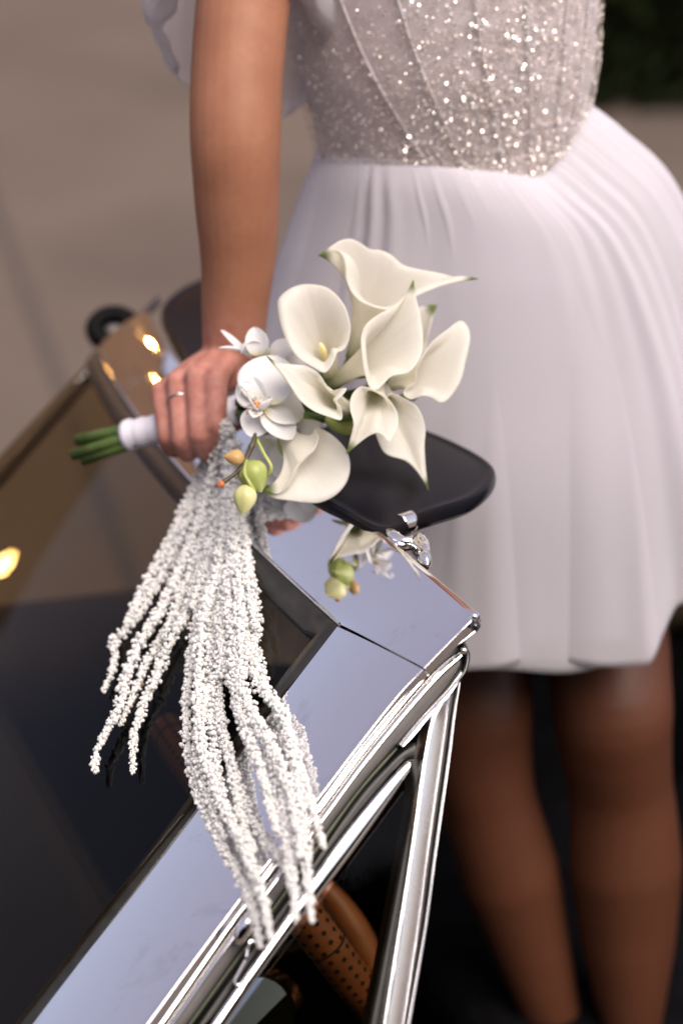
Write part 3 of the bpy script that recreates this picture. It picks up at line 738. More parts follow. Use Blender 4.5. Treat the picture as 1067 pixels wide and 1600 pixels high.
# open orchid facing the camera, left
oc = atb(408, 632, 2.165)
orch = bpart('orchid', ball(oc, (.005, .005, .005), 12, 8), 'orchid'); orch['label'] = 'open white orchid with a speckled yellow lip'
FACE = cv(-.25, .05, 1)
petal('petal', orch, oc, cv(.30, 1, -.12), FACE, .051, .056, cup=.25, bend=.3, point=.1)
petal('petal', orch, oc, cv(1, -.02, -.25), cv(-.1, .5, 1), .046, .044, cup=.25, bend=.5, point=.1, ruff=.03)
petal('sepal', orch, oc + cv(0, 0, -.003), cv(-.75, .95, -.25), FACE, .034, .030, cup=.3, bend=.25, point=.1)
petal('sepal', orch, oc + cv(0, -.004, -.002), cv(-.35, -1, .15), cv(.1, .6, 1), .030, .030, cup=.15, bend=-.3, point=.2)
petal('sepal', orch, oc + cv(0.002, -.004, .001), cv(.75, -.62, .15), cv(-.1, .8, .8), .040, .034, cup=.2, bend=.35, point=.2)
lip = bpart('lip', ball(oc + cv(-.003, -.002, .010), (.0045, .004, .0045), 12, 8), 'lip_gold', orch)
petal('lip_lobe', orch, oc + cv(.000, -.006, .008), cv(.95, .25, .5), cv(-.3, .9, .4), .020, .016, cup=.9, bend=-.9, point=.2)
petal('lip_lobe', orch, oc + cv(-.004, -.004, .008), cv(-.8, .35, .5), cv(.6, .4, .6), .016, .016, cup=.9, bend=-1.0, point=.2)
petal('lip_lobe', orch, oc + cv(-.003, -.006, .010), cv(-.25, -.8, .7), cv(0, .7, .8), .015, .013, cup=.5, bend=-.6, point=.3)
for k, (x, y, pts_) in enumerate([(0, 0, [(-.006, .004, .014), (-.013, .012, .018), (-.018, .016, .013), (-.020, .008, .012)]), (0, 0, [(-.008, .000, .016), (-.012, .010, .020), (-.008, .018, .018), (-.015, .021, .012)])]):
    bpart('tendril', tube(catmull([oc + cv(*p) for p in pts_], 16), [.0012] * 10 + [.0010, .0009, .0008, .0007, .0006, .0005], 8), 'orchid', orch)
sp = []
for k in range(26):
    a = random.uniform(-1, 1); b = random.uniform(-1, 1)
    sp.append(ball(oc + cv(-.006 + a * .008, -.003 + b * .008, .0135 + .002 * (1 - a * a)), (.0007, .0007, .0006), 6, 4))
bpart('speckle', merge(sp), 'lip_spot', orch, fix=False)['kind'] = 'stuff'
# second orchid behind, seen edge-on with curled petals
o2 = atb(412, 548, 2.215)
orch2 = bpart('orchid', ball(o2, (.006, .006, .006), 12, 8), 'orchid'); orch2['label'] = 'orchid turned away behind the open one, with curled narrow petals'
petal('petal', orch2, atb(405, 556, 2.21), cv(-.95, .30, .2), cv(.3, 1, .2), .040, .011, cup=.5, bend=.25, point=.6)
petal('petal', orch2, atb(395, 562, 2.22), cv(-.85, .62, .1), cv(.6, .6, .5), .042, .012, cup=.4, bend=-.25, point=.6)
petal('lip_lobe', orch2, atb(404, 556, 2.205), cv(-.15, 1, .1), cv(.1, .1, 1), .028, .022, cup=.5, bend=.3, point=.1)
petal('lip_lobe', orch2, atb(412, 550, 2.21), cv(.1, 1, .0), cv(-1, .2, .5), .040, .008, cup=.5, bend=-3.4, point=.3)
petal('petal', orch2, atb(425, 560, 2.215), cv(.75, .55, .0), cv(-.3, .6, .9), .030, .024, cup=.4, bend=.5, point=.1)
petal('petal', orch2, atb(440, 556, 2.225), cv(.9, -.25, .0), cv(.1, .6, .9), .026, .022, cup=.4, bend=.4, point=.1)
# white petal and curl low behind the round calla
lowp = bpart('orchid', ball(atb(432, 690, 2.235), (.006, .006, .006), 12, 8), 'orchid'); lowp['label'] = 'white orchid under the big calla, only its broad petals showing'
petal('petal', lowp, atb(432, 688, 2.232), cv(-.35, -1, .0), cv(.2, .2, 1), .046, .050, cup=.2, bend=.2, point=.1)
petal('petal', lowp, atb(446, 690, 2.230), cv(.15, -1, .1), cv(.1, .4, 1), .044, .040, cup=.2, bend=.2, point=.1)
petal('petal', lowp, atb(470, 655, 2.185), cv(.12, -1, .15), cv(-.6, .1, 1), .020, .026, cup=-1.2, bend=.3, point=.1)
# green backs of sepals between
for (u_, v_, d_, dx, dy, L_, W_) in [(455, 672, 2.19, .25, -1, .034, .030), (520, 660, 2.225, 1, -.28, .040, .020)]:
    gg = petal('bract', bq, atb(u_ - 12, v_ - 6, d_), cv(dx, dy, .25), cv(-.5, .2, 1), L_, W_, cup=-.6, bend=.1, point=.3, m_='green_bud')
# leaves / dark green filler at the neck
for k in range(9):
    p = atb(378 + 11 * (k % 5), 622 + 13 * (k // 2), 2.255 + .006 * (k % 3))
    bpart('flower_stem', tube(catmull([hR + hd * .004, p, atb(450 + 18 * k % 90, 600 + 14 * (k % 6), 2.26)], 12), .0042, 10), 'stem' if k % 3 else 'dark_stem')
for k in range(5):
    petal('leaf', bq, atb(392 + 40 * k, 632 + 6 * (k % 2), 2.245), cv(.8, -.3 + .25 * (k % 3), .1), cv(-.2, .6, 1), .05, .022, cup=.4, bend=.3, m_='stem')

# orchid bud spray hanging over the amaranth
sp_px = [(402, 668, 2.17), (396, 690, 2.155), (385, 716, 2.15), (372, 736, 2.145), (346, 756, 2.14)]
spray = bpart('bud_spray', tube(catmull([atb(*p) for p in sp_px], 24), [.0026 - .0008 * k / 23 + (.0008 if k in (8, 16, 22) else 0) for k in range(24)], 10), 'dark_stem')
spray['label'] = 'dark stem of orchid buds hanging over the amaranth'
def bud(u_, v_, d_, ax, L_, W_, m_, lab):
    c = atb(u_, v_, d_); a = cv(*ax).normalized(); s1 = a.orthogonal().normalized(); s2 = a.cross(s1)
    rows = []
    for i in range(17):
        t = i / 16; r = W_ * .5 * (math.sin(PI * min(1, max(0.015, t ** .8))) ** .75) * (1 - .15 * t)
        rows.append([c + a * ((t - .5) * L_) + (s1 * math.cos(k * PI / 15) + s2 * math.sin(k * PI / 15)) * r * (1 - .10 * abs(math.cos(1.5 * k * PI / 15 + .4)) ** 8) for k in range(30)])
    vs, fs = grid(rows, close_v=True); fs += [tuple(range(30)), tuple(16 * 30 + k for k in range(30))]
    o = bpart('bud', (vs, fs), m_, spray); o['label'] = lab
    return o
bud(366, 715, 2.14, (-.95, .1, .2), .0195, .0165, 'tan_bud', 'small tan orchid bud')
bud(345, 757, 2.138, (-.8, -.5, .2), .008, .0075, 'tip_bud', 'tiny orange bud at the stem tip')
bud(398, 745, 2.15, (.35, -.8, .3), .033, .031, 'green_bud', 'round green orchid bud')
bud(383, 781, 2.135, (-.15, -1, .2), .029, .024, 'pale_bud', 'pale yellow-green orchid bud')
for px_ in ([(398, 680, 2.165), (412, 708, 2.15), (424, 730, 2.145), (418, 744, 2.15)], [(386, 718, 2.15), (382, 738, 2.138), (390, 755, 2.132), (397, 768, 2.135), (388, 770, 2.14)]):
    bpart('bud_stalk', tube(catmull([atb(*p) for p in px_], 20), .0017, 8), 'green_bud', spray)

# ---- trailing amaranth: strands of tiny white florets that lie over the glass and the chrome
ico = [V(p).normalized() for p in [(-1, 1.618, 0), (1, 1.618, 0), (-1, -1.618, 0), (1, -1.618, 0), (0, -1, 1.618), (0, 1, 1.618), (0, -1, -1.618), (0, 1, -1.618), (1.618, 0, -1), (1.618, 0, 1), (-1.618, 0, -1), (-1.618, 0, 1)]]
icof = np.array([(0, 11, 5), (0, 5, 1), (0, 1, 7), (0, 7, 10), (0, 10, 11), (1, 5, 9), (5, 11, 4), (11, 10, 2), (10, 7, 6), (7, 1, 8), (3, 9, 4), (3, 4, 2), (3, 2, 6), (3, 6, 8), (3, 8, 9), (4, 9, 5), (2, 4, 11), (6, 2, 10), (8, 6, 7), (9, 8, 1)])
icov = np.array(ico)
def strand(px, off=.012, rad=.0060, seed=0, top=2.235, blend=.30):
    r = np.random.default_rng(seed)
    n = 120
    P = []
    xs = np.array([p[0] for p in px], float); ys = np.array([p[1] for p in px], float)
    s = np.r_[0, np.cumsum(np.hypot(np.diff(xs), np.diff(ys)))]
    ss = np.linspace(0, s[-1], n)
    c2 = catmull([V((a, b, 0)) for a, b in zip(xs, ys)], n)
    for k, q in enumerate(c2):
        t = k / (n - 1); rr = ray(q.x, q.y)
        dpl = (PI_(q.x, q.y, off) - CAM).dot(-TOC)
        m_ = min(1, t / blend); m_ = m_ * m_ * (3 - 2 * m_)
        d = min(dpl, top + (dpl - top) * m_)
        P.append(np.array(CAM + rr * d))
    P = np.array(P)
    ln = np.linalg.norm(np.diff(P, axis=0), axis=1).sum()
    cnt = int(ln / .00040)
    t = np.sort(r.random(cnt)); idx = t * (n - 1); i0 = np.minimum(idx.astype(int), n - 2); f = (idx - i0)[:, None]
    c = P[i0] * (1 - f) + P[i0 + 1] * f
    tan = P[i0 + 1] - P[i0]; tan /= np.linalg.norm(tan, axis=1)[:, None]
    u = np.cross(tan, np.array([.3, .9, .2])); u /= np.linalg.norm(u, axis=1)[:, None]; v = np.cross(tan, u)
    a = r.random(cnt) * 2 * PI
    # clumps: the radius swells and pinches along and around the strand
    nk = max(8, int(ln / .0075)); ph = r.random(nk + 3) * 6.28; cl_t = t * nk; ci = cl_t.astype(int)
    lump = .5 + .5 * np.cos(2 * PI * (cl_t - ci - .5)); around = .5 + .5 * np.cos(a * 2 + ph[ci])
    taper = np.clip((1 - t) / .30, 0, 1) ** .6 * .62 + .38
    rr = rad * taper * (.34 + .70 * lump * (.25 + .75 * around) + .16 * r.random(cnt))
    c = c + (u * np.cos(a)[:, None] + v * np.sin(a)[:, None]) * rr[:, None]
    size = rad * (.17 + .22 * r.random(cnt)) * (.6 + .4 * taper)
    sh = 1 + .75 * (r.random((cnt, 12)) - .45)
    ang = r.random((cnt, 3)) * 6.28
    ca, sa = np.cos(ang), np.sin(ang)
    R = np.empty((cnt, 3, 3))
    R[:, 0, 0] = ca[:, 0] * ca[:, 1]; R[:, 0, 1] = ca[:, 0] * sa[:, 1] * sa[:, 2] - sa[:, 0] * ca[:, 2]; R[:, 0, 2] = ca[:, 0] * sa[:, 1] * ca[:, 2] + sa[:, 0] * sa[:, 2]
    R[:, 1, 0] = sa[:, 0] * ca[:, 1]; R[:, 1, 1] = sa[:, 0] * sa[:, 1] * sa[:, 2] + ca[:, 0] * ca[:, 2]; R[:, 1, 2] = sa[:, 0] * sa[:, 1] * ca[:, 2] - ca[:, 0] * sa[:, 2]
    R[:, 2, 0] = -sa[:, 1]; R[:, 2, 1] = ca[:, 1] * sa[:, 2]; R[:, 2, 2] = ca[:, 1] * ca[:, 2]
    vv = np.einsum('nij,kj->nki', R, icov) * (size[:, None] * sh)[:, :, None] + c[:, None, :]
    ff = icof[None] + (np.arange(cnt) * 12)[:, None, None]
    me = bpy.data.meshes.new('floret')
    nv, nf_ = cnt * 12, cnt * 20
    me.vertices.add(nv); me.vertices.foreach_set('co', vv.reshape(-1).astype(np.float32))
    me.loops.add(nf_ * 3); me.loops.foreach_set('vertex_index', ff.reshape(-1).astype(np.int32))
    me.polygons.add(nf_); me.polygons.foreach_set('loop_start', np.arange(nf_, dtype=np.int32) * 3)
    me.update(calc_edges=True); me.validate()
    core = bpart('amaranth_strand', tube([V(p) for p in P[::3]], [rad * .42 * (1 - .6 * k / 40) for k in range(40)], 6), 'amaranth')
    o = obj('floret', me, 'amaranth', core, kind='stuff')
    return core
STRANDS = [
  # left fan
  [(352, 648), (323, 731), (291, 803), (263, 864), (231, 920), (207, 956), (198, 972)],
  [(350, 652), (312, 770), (268, 870), (228, 942), (195, 985), (176, 1003), (181, 1028), (162, 1082)],
  [(352, 655), (318, 790), (280, 890), (251, 952), (223, 993), (198, 1053), (186, 1105), (154, 1166), (148, 1208)],
  [(354, 660), (325, 800), (290, 920), (262, 980), (231, 1033), (211, 1081), (188, 1136)],
  [(358, 665), (335, 800), (300, 930), (271, 993), (247, 1049), (223, 1105), (209, 1154), (208, 1208)],
  [(348, 655), (305, 760), (262, 850), (222, 925), (196, 975)],
  [(356, 660), (330, 760), (300, 850), (262, 930), (235, 985), (210, 1020)],
  [(358, 668), (338, 770), (312, 860), (280, 935), (255, 1000)],
  [(360, 670), (342, 790), (322, 880), (300, 950)],
  # right fall
  [(370, 690), (374, 800), (390, 890), (402, 960), (399, 1010), (418, 1078), (445, 1130), (465, 1190), (482, 1240), (497, 1290), (506, 1325)],
  [(366, 690), (362, 810), (378, 900), (389, 1000), (402, 1068), (440, 1115), (458, 1175), (475, 1290), (480, 1360), (487, 1440)],
  [(362, 690), (350, 850), (346, 950), (352, 1040), (385, 1100), (420, 1170), (440, 1240), (452, 1320), (463, 1440)],
  [(360, 690), (340, 880), (326, 1000), (332, 1090), (355, 1170), (388, 1270), (425, 1325), (450, 1362), (470, 1400)],
  [(358, 690), (335, 870), (308, 960), (300, 1030), (292, 1100), (297, 1180), (312, 1245), (338, 1305), (370, 1365), (395, 1420), (407, 1480)],
  [(360, 690), (342, 880), (318, 960), (312, 1050), (312, 1130), (320, 1190), (348, 1260), (388, 1340), (410, 1400), (423, 1468)],
  [(362, 690), (352, 870), (336, 960), (328, 1060), (333, 1140), (340, 1210), (358, 1280), (385, 1345), (398, 1400)],
  [(364, 690), (360, 850), (362, 960), (365, 1050), (378, 1130), (405, 1190), (428, 1260), (446, 1330), (455, 1390)],
  [(366, 690), (366, 830), (374, 930), (378, 1020), (380, 1080), (410, 1140), (440, 1200), (462, 1280), (468, 1340)],
  [(360, 690), (345, 870), (334, 940), (340, 1040), (345, 1120), (362, 1200), (380, 1290), (400, 1330)],
  [(362, 690), (356, 860), (350, 960), (345, 1040), (318, 1100), (308, 1180), (330, 1260), (352, 1310)],
  [(364, 690), (362, 840), (356, 930), (364, 1010), (372, 1090), (392, 1160), (415, 1230), (432, 1300)],
  [(360, 680), (352, 760), (340, 830), (330, 900), (318, 960)],
  [(364, 690), (376, 790), (383, 860), (392, 930), (400, 985)],
]
for k, px_ in enumerate(STRANDS):
    strand(px_, off=.009 + .005 * (k % 3) + (.005 if k >= 14 else 0), seed=100 + k, rad=.0054 + .0008 * (k % 3) / 2, top=2.375 - .008 * (k % 4))

# ================================================================== THE PERSON
WA = at(707, 262, 2.58)
YW = V((0, 1, 0))
fd = V((.6, -.8, 0)); ld = V((.8, .6, 0))
per = empty('person', V((WA.x, WA.y + .02, .49)))
tag(per, 'person in a short white dress with sequinned bodice, hand gripping the bouquet', 'person')
prim = []
def ring(c, a, b, n=40, tilt=None):
    return [c + RIGHT * (a * math.sin(2 * PI * k / n)) - YW * (b * math.cos(2 * PI * k / n)) for k in range(n)]
TOR = [  # px x, px y, depth, projected half width
  (700, -430, 2.44, .070), (697, -390, 2.44, .125), (692, -300, 2.455, .172), (690, -150, 2.475, .168), (690, -20, 2.50, .156), (697, 110, 2.535, .150), (702, 190, 2.56, .141), (707, 262, 2.58, .134),
  (735, 340, 2.61, .150), (770, 450, 2.65, .172), (780, 560, 2.69, .170), (782, 640, 2.71, .14)]
rows = []
for (u_, v_, d_, hw) in TOR:
    rows.append(ring(at(u_, v_, d_), hw, hw * .90))
vs, fs = grid(rows, close_v=True); fs += [tuple(range(40)), tuple((len(rows) - 1) * 40 + k for k in range(40))]
prim.append((vs, fs))
def limb(px, rad, seg=24, n=40, flat=1.0, up=None):
    p = catmull([at(*q) for q in px], n)
    rr = [interp(k / (n - 1), np.linspace(0, 1, len(rad)), rad) for k in range(n)]
    prim.append(tube(p, rr, seg, flat=flat, up=up)); prim.append(ball(p[0], rr[0], 16, 10)); prim.append(ball(p[-1], rr[-1], 16, 10))
# right arm: shoulder, elbow, wrist
limb([(455, -290, 2.45), (420, -200, 2.43), (385, -30, 2.38), (371, 110, 2.355), (368, 215, 2.345), (370, 300, 2.36), (372, 400, 2.385), (367, 480, 2.405), (364, 545, 2.42)],
     [.050, .050, .0475, .0465, .0455, .0445, .0415, .0355, .0305], n=60)
# neck, head, raised left arm (all above the picture)
limb([(700, -420, 2.44), (700, -560, 2.43)], [.052, .05])
hc = at(700, -760, 2.42)
prim.append(ball(hc, (.072, .092, .108), 32, 24)); prim.append(ball(hc + V((.03, -.07, -.055)), (.04, .04, .045), 20, 14)); prim.append(ball(hc + V((.045, -.095, -.01)), (.012, .02, .02), 12, 8))
limb([(930, -300, 2.46), (1080, -420, 2.45), (1230, -620, 2.42)], [.048, .043, .038]); limb([(1230, -620, 2.42), (1100, -800, 2.38), (960, -900, 2.36)], [.038, .033, .026])
# legs
leg0 = len(prim)
limb([(705, 560, 2.70), (715, 800, 2.73), (735, 980, 2.755), (745, 1060, 2.755), (750, 1110, 2.755), (752, 1160, 2.77), (768, 1260, 2.80), (815, 1430, 2.86), (865, 1600, 2.91)], [.085, .078, .064, .060, .056, .050, .055, .043, .030], n=70)
limb([(855, 560, 2.70), (900, 800, 2.72), (942, 980, 2.735), (952, 1060, 2.73), (957, 1110, 2.73), (960, 1160, 2.75), (972, 1260, 2.79), (980, 1430, 2.84), (985, 1600, 2.88)], [.088, .084, .072, .068, .064, .056, .062, .051, .033], n=70)
for (u_, v_, d_) in ((760, 1240, 2.815), (975, 1240, 2.81)):    # calves
    prim.append(ball(at(u_, v_, d_), (.050, .048, .10), 18, 12))
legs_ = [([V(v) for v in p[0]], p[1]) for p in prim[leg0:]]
for (u_, v_, d_) in ((880, 1660, 2.90), (990, 1660, 2.87)):
    prim.append(ball(at(u_, v_, d_) + V((.0, -.05, 0)), (.035, .10, .025), 20, 12))
# hand: palm and five fingers curled round the handle
WR = at(364, 545, 2.42)
FING = [  # MCP, PIP, DIP, tip  (px, px, depth), radius
  ((338, 596, 2.372), (338, 662, 2.362), (349, 692, 2.385), (356, 672, 2.41), .0116),
  ((309, 592, 2.380), (312, 676, 2.366), (322, 706, 2.396), (326, 684, 2.424), .0118),
  ((279, 600, 2.394), (285, 684, 2.376), (295, 708, 2.409), (300, 688, 2.436), .0114),
  ((253, 615, 2.410), (262, 680, 2.396), (273, 702, 2.424), (280, 684, 2.449), .0106)]
for (m_, p_, d_, t_, r_) in FING:
    a, b, c, e = at(*m_), at(*p_), at(*d_), at(*t_)
    pts = catmull([a, a.lerp(b, .5) + TOC * .002, b, c, e], 28)
    rr = [interp(k / 27, [0, .18, .38, .52, .75, 1], [r_ * 1.06, r_ * .98, r_ * .93, r_ * 1.0, r_ * .86, r_ * .72]) for k in range(28)]
    prim.append(tube(pts, rr, 16)); prim.append(ball(pts[0], rr[0] * 1.05, 14, 9)); prim.append(ball(pts[-1], rr[-1], 12, 8))
    prim.append(ball(b + TOC * .0006 - UPC * .001, r_ * 1.03, 14, 9)); prim.append(ball(a + UPC * .002, r_ * 1.12, 14, 9))
    w_ = WR + cv((m_[0] - 300) / 78 * .012 - .004, -.006, .0)
    pts = catmull([w_, w_.lerp(a, .5) + TOC * .004 + UPC * .003, a], 16)
    prim.append(tube(pts, [.0150 - .0045 * k / 15 for k in range(16)], 16)); prim.append(ball(w_, .016, 14, 9))
for k in range(3):      # web of flesh between the knuckles, and the heel of the hand
    prim.append(ball(WR.lerp(at(*FING[k][0]), .62).lerp(WR.lerp(at(*FING[k + 1][0]), .62), .5), .0135, 12, 8))
prim.append(tube(catmull([at(378, 565, 2.43), at(398, 600, 2.425), at(392, 640, 2.41), at(372, 662, 2.40)], 18), [.015, .0125, .0105, .0085] and [.015 - .0075 * k / 17 for k in range(18)], 16))
prim.append(ball(at(372, 662, 2.40), .0078, 12, 8))
prim.append(ball(at(352, 585, 2.41), (.022, .022, .018), 16, 10))
body = obj('body', mesh('body', *merge(prim)), 'skin', per)
recalc(body.data)
rm = body.modifiers.new('one_skin', 'REMESH'); rm.mode = 'VOXEL'; rm.voxel_size = .0024; rm.use_smooth_shade = True
sm = body.modifiers.new('soft', 'SMOOTH'); sm.factor = .5; sm.iterations = 9
def ppart(name, vf, m, parent=None, fix=True, smooth=True):
    me = mesh(name, vf[0], vf[1], smooth)
    if fix: recalc(me)
    return obj(name, me, m, parent or per)
st = ppart('leg_shade_cover', merge(legs_), 'leg_shade')  # dark cover added over the bare legs, painting in skirt and cabin shade
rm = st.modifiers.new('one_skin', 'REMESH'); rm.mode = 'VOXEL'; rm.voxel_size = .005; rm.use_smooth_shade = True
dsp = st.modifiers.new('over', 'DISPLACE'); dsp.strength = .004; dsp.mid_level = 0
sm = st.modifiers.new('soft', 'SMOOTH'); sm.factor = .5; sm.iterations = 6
ppart('hair', merge([ball(hc + V((-.01, .02, .025)), (.085, .098, .105), 28, 18), ball(hc + V((-.03, .09, .03)), (.05, .05, .05), 20, 14)]), 'hair')
# ring on the ring finger
a, b = at(*FING[2][0]), at(*FING[2][1]); rc = a.lerp(b, .27); ra = (b - a).normalized()
e1 = ra.orthogonal().normalized(); e2 = ra.cross(e1)
ppart('finger_ring', tube([rc + TOC * .001 + (e1 * math.cos(2 * PI * k / 40) + e2 * math.sin(2 * PI * k / 40)) * .0119 for k in range(41)], .0013, 10, caps=False), 'silver')

# bodice
seam_x = [480, 500, 560, 700, 800, 832, 860, 890, 915, 930]; seam_y = [240, 250, 256, 264, 276, 283, 262, 215, 168, 150]
def seam_dz(u_, P_, d_):
    q = P_ - CAM; yy = 800 - q.dot(UPC) / q.dot(-TOC) * FPX; xx = 533.5 + q.x / q.dot(-TOC) * FPX
    return (yy - interp(xx, seam_x, seam_y)) / FPX * q.dot(-TOC) / cth
NB = 160
def torso_at(v_):
    u_ = interp(v_, [t[1] for t in TOR], [t[0] for t in TOR]); d_ = interp(v_, [t[1] for t in TOR], [t[2] for t in TOR]); hw = interp(v_, [t[1] for t in TOR], [t[3] for t in TOR])
    return at(u_, v_, d_), hw
rows = []
ys_ = [-260, -200, -120, -60, 0, 50, 100, 150, 200, 240, 262]
base_rows = []
for v_ in ys_:
    c, hw = torso_at(v_); a_ = hw / .933 + .0055
    base_rows.append([c + RIGHT * ((hw + .0055) * math.sin(2 * PI * k / NB)) - YW * ((hw * .90 + .0055) * math.cos(2 * PI * k / NB)) for k in range(NB)])
dzs = []
for k, P_ in enumerate(base_rows[-1]):
    ang = 2 * PI * k / NB
    front = math.cos(ang) > -.15
    dzs.append(seam_dz(0, P_, 0) if front else .03)
dzs = [sum(dzs[(k + j) % NB] for j in range(-2, 3)) / 5 for k in range(NB)]
for i, r in enumerate(base_rows):
    f_ = max(0, (i - 5) / 5) ** 1.2
    rows.append([p + UP * (dzs[k] * f_) for k, p in enumerate(r)])
vs, fs = grid(rows, close_v=True)
bod = ppart('bodice', (vs, fs), 'bodice'); bod.modifiers.new('sub', 'SUBSURF').levels = 1; bod.modifiers['sub'].render_levels = 1
bod.modifiers.new('solid', 'SOLIDIFY').thickness = .003
bod['label'] = 'sheer blush corset bodice covered in sequins'
def bod_pt(th, t, off=0.0):
    k = (th / (2 * PI)) % 1 * NB; k0 = int(k) % NB; k1 = (k0 + 1) % NB; fk = k - int(k)
    y = t * (len(rows) - 1); y0 = min(int(y), len(rows) - 2); fy = y - y0
    p = rows[y0][k0].lerp(rows[y0][k1], fk).lerp(rows[y0 + 1][k0].lerp(rows[y0 + 1][k1], fk), fy)
    n = (RIGHT * math.sin(th) - YW * math.cos(th)).normalized()
    return p + n * off, n
TH_C = math.asin((832 - 707) / 205)           # the bodice's front centre, turned to the right
for dth, lean in ((-1.30, .25), (-.92, .35), (-.48, .28), (-.16, .08), (.16, -.05), (.42, -.12)):
    pts = [bod_pt(TH_C + dth * .62 + dth * .55 * (1 - k / 23) + 0 * lean, .12 + .87 * k / 23, .0035)[0] for k in range(24)]
    ppart('boning', tube(pts, .0013, 8), 'boning', bod)
# sequins: small tilted discs, denser towards the point of the bodice
sq_v, sq_f = [], []
for i in range(19000):
    th = rng.uniform(-1.75, 1.75); t = rng.uniform(.25, .985)
    dn = math.exp(-((th - .35) / .62) ** 2) * (.55 + .45 * t) + .20
    if rng.random() > dn: continue
    p, n = bod_pt(th, t, .0045 + rng.random() * .0015)
    n = (n + V(rng.normal(0, .42, 3))).normalized(); e1 = n.orthogonal().normalized(); e2 = n.cross(e1)
    r = rng.uniform(.0009, .0018) if rng.random() < .30 else rng.uniform(.0005, .0009); k0 = len(sq_v)
    sq_v += [p + (e1 * math.cos(k * PI / 3) + e2 * math.sin(k * PI / 3)) * r for k in range(6)] + [p - n * .0004 + (e1 * math.cos(k * PI / 3) + e2 * math.sin(k * PI / 3)) * r for k in range(6)]
    sq_f += [tuple(range(k0, k0 + 6)), tuple(range(k0 + 6, k0 + 12))[::-1]] + [(k0 + k, k0 + k + 6, k0 + (k + 1) % 6 + 6, k0 + (k + 1) % 6) for k in range(6)]
sq = ppart('sequin', (sq_v, sq_f), 'sequin', bod, fix=False, smooth=False); sq['kind'] = 'stuff'

# skirt: gathered tulle
NK, NR = 420, 60
rows = []
hs, HEM = [0, .02, .065, .175, .30, .48], .485
def smooth_interp(x, xs, ys):
    P = catmull([V((a, b, 0)) for a, b in zip(xs, ys)], 200); return float(np.interp(x, [p.x for p in P], [p.y for p in P]))
def folds(ps, t, sd):
    f1 = math.sin(5 * ps + .6 + sd + .8 * math.sin(2 * ps + sd)) + .6 * math.sin(9 * ps + 2.1 + 2 * sd + .7 * math.sin(3 * ps + 1)) + .30 * math.sin(16 * ps + 1.0 + sd + 1.1 * math.sin(4 * ps + sd))
    g = .5 * math.sin(29 * ps + 4 * math.sin(3 * ps + sd)) + .5 * math.sin(43 * ps + 1 + 5 * math.sin(4 * ps + 1 + sd))
    g *= .5 + .5 * math.sin(5 * ps + 2 + sd)
    big = math.exp(-((ps - .56 - .12 * (1 - t)) / .15) ** 2) - .9 * math.exp(-((ps - .84 - .12 * (1 - t)) / .14) ** 2)
    lf = math.exp(-((ps + 1.05) / .50) ** 2) * .20 * t ** 1.2
    return lf + f1 * .030 * t ** .7 + g * .012 * math.exp(-t * 2.0) * min(1, t * 14) + big * .075 * t ** 1.1
def skirt_layer(sd, grow, hem, amp):
    rows = []
    for i in range(NR + 1):
        t = i / NR; h = hem * t; tf = h / HEM
        sx = smooth_interp(h, hs, [0, .014, .037, .055, .062, .07]); rx = smooth_interp(h, hs, [.1395, .164, .200, .240, .268, .282])
        sy = smooth_interp(h, hs, [0, .0, .01, .02, .02, .02]); ry = smooth_interp(h, hs, [.128, .148, .175, .212, .235, .245])
        row = []
        for k in range(NK):
            ps = 2 * PI * k / NK; ps_ = ps if ps < PI else ps - 2 * PI
            m_ = 1 + folds(ps_, tf, sd) * amp + grow * min(1, tf * 5)
            e_ = min(1, max(0, (ps_ - .47) / .12)) * (1 if ps_ < 2.2 else 0); e_ = e_ * e_ * (3 - 2 * e_)
            p = WA + RIGHT * (sx + rx * m_ * math.sin(ps)) + YW * (sy - ry * m_ * math.cos(ps) + .035 * e_ * tf ** 1.2) - UP * h
            z0 = dzs[int(k / NK * NB) % NB] * max(0, 1 - t * 2.2) ** 1.5
            row.append(p + UP * (z0 + .006 * (1 - t) + .048 * e_ * tf ** 2 + (.005 * math.sin(5 * ps + 1 + sd) + .003 * math.sin(11 * ps + sd)) * t))
        rows.append(row)
    return grid(rows, close_v=True)
sk = ppart('skirt_lining', skirt_layer(0.0, -.045, HEM - .022, 1.5), 'tulle'); sk.modifiers.new('solid', 'SOLIDIFY').thickness = .002
for sd_, gr_, hm_ in ((.9, .0, HEM - .004), (2.3, .028, HEM)):
    ly = ppart('tulle_layer', skirt_layer(sd_, gr_, hm_, 1.9), 'veil')
    ly.modifiers.new('solid', 'SOLIDIFY').thickness = .0006
# drooping off-shoulder sleeve
rows = []
for i in range(25):
    t = i / 24; row = []
    for k in range(96):
        a = 2 * PI * k / 96
        back = .5 - .5 * math.cos(a + .1)             # 1 at the back of the arm
        drop = interp(t, [0, 1], [0, .035 + .18 * back])
        rad_ = .058 + .034 * math.sin(PI * min(1, t * .62 + .08)) + .0035 * math.sin(9 * a + 2 * t) * t + .002 * math.sin(17 * a)
        if t > .93: rad_ -= .012 * (t - .93) / .07
        c = at(392, -120, 2.40)
        row.append(c + RIGHT * (math.sin(a) * rad_ * (.95 if math.sin(a) > 0 else 1.16)) - YW * (math.cos(a) * rad_) - UP * drop)
    rows.append(row)
vs, fs = grid(rows, close_v=True)
slv = ppart('sleeve', (vs, fs), 'veil'); slv.modifiers.new('solid', 'SOLIDIFY').thickness = .0015
slv['label'] = 'drooping off-shoulder white sleeve'

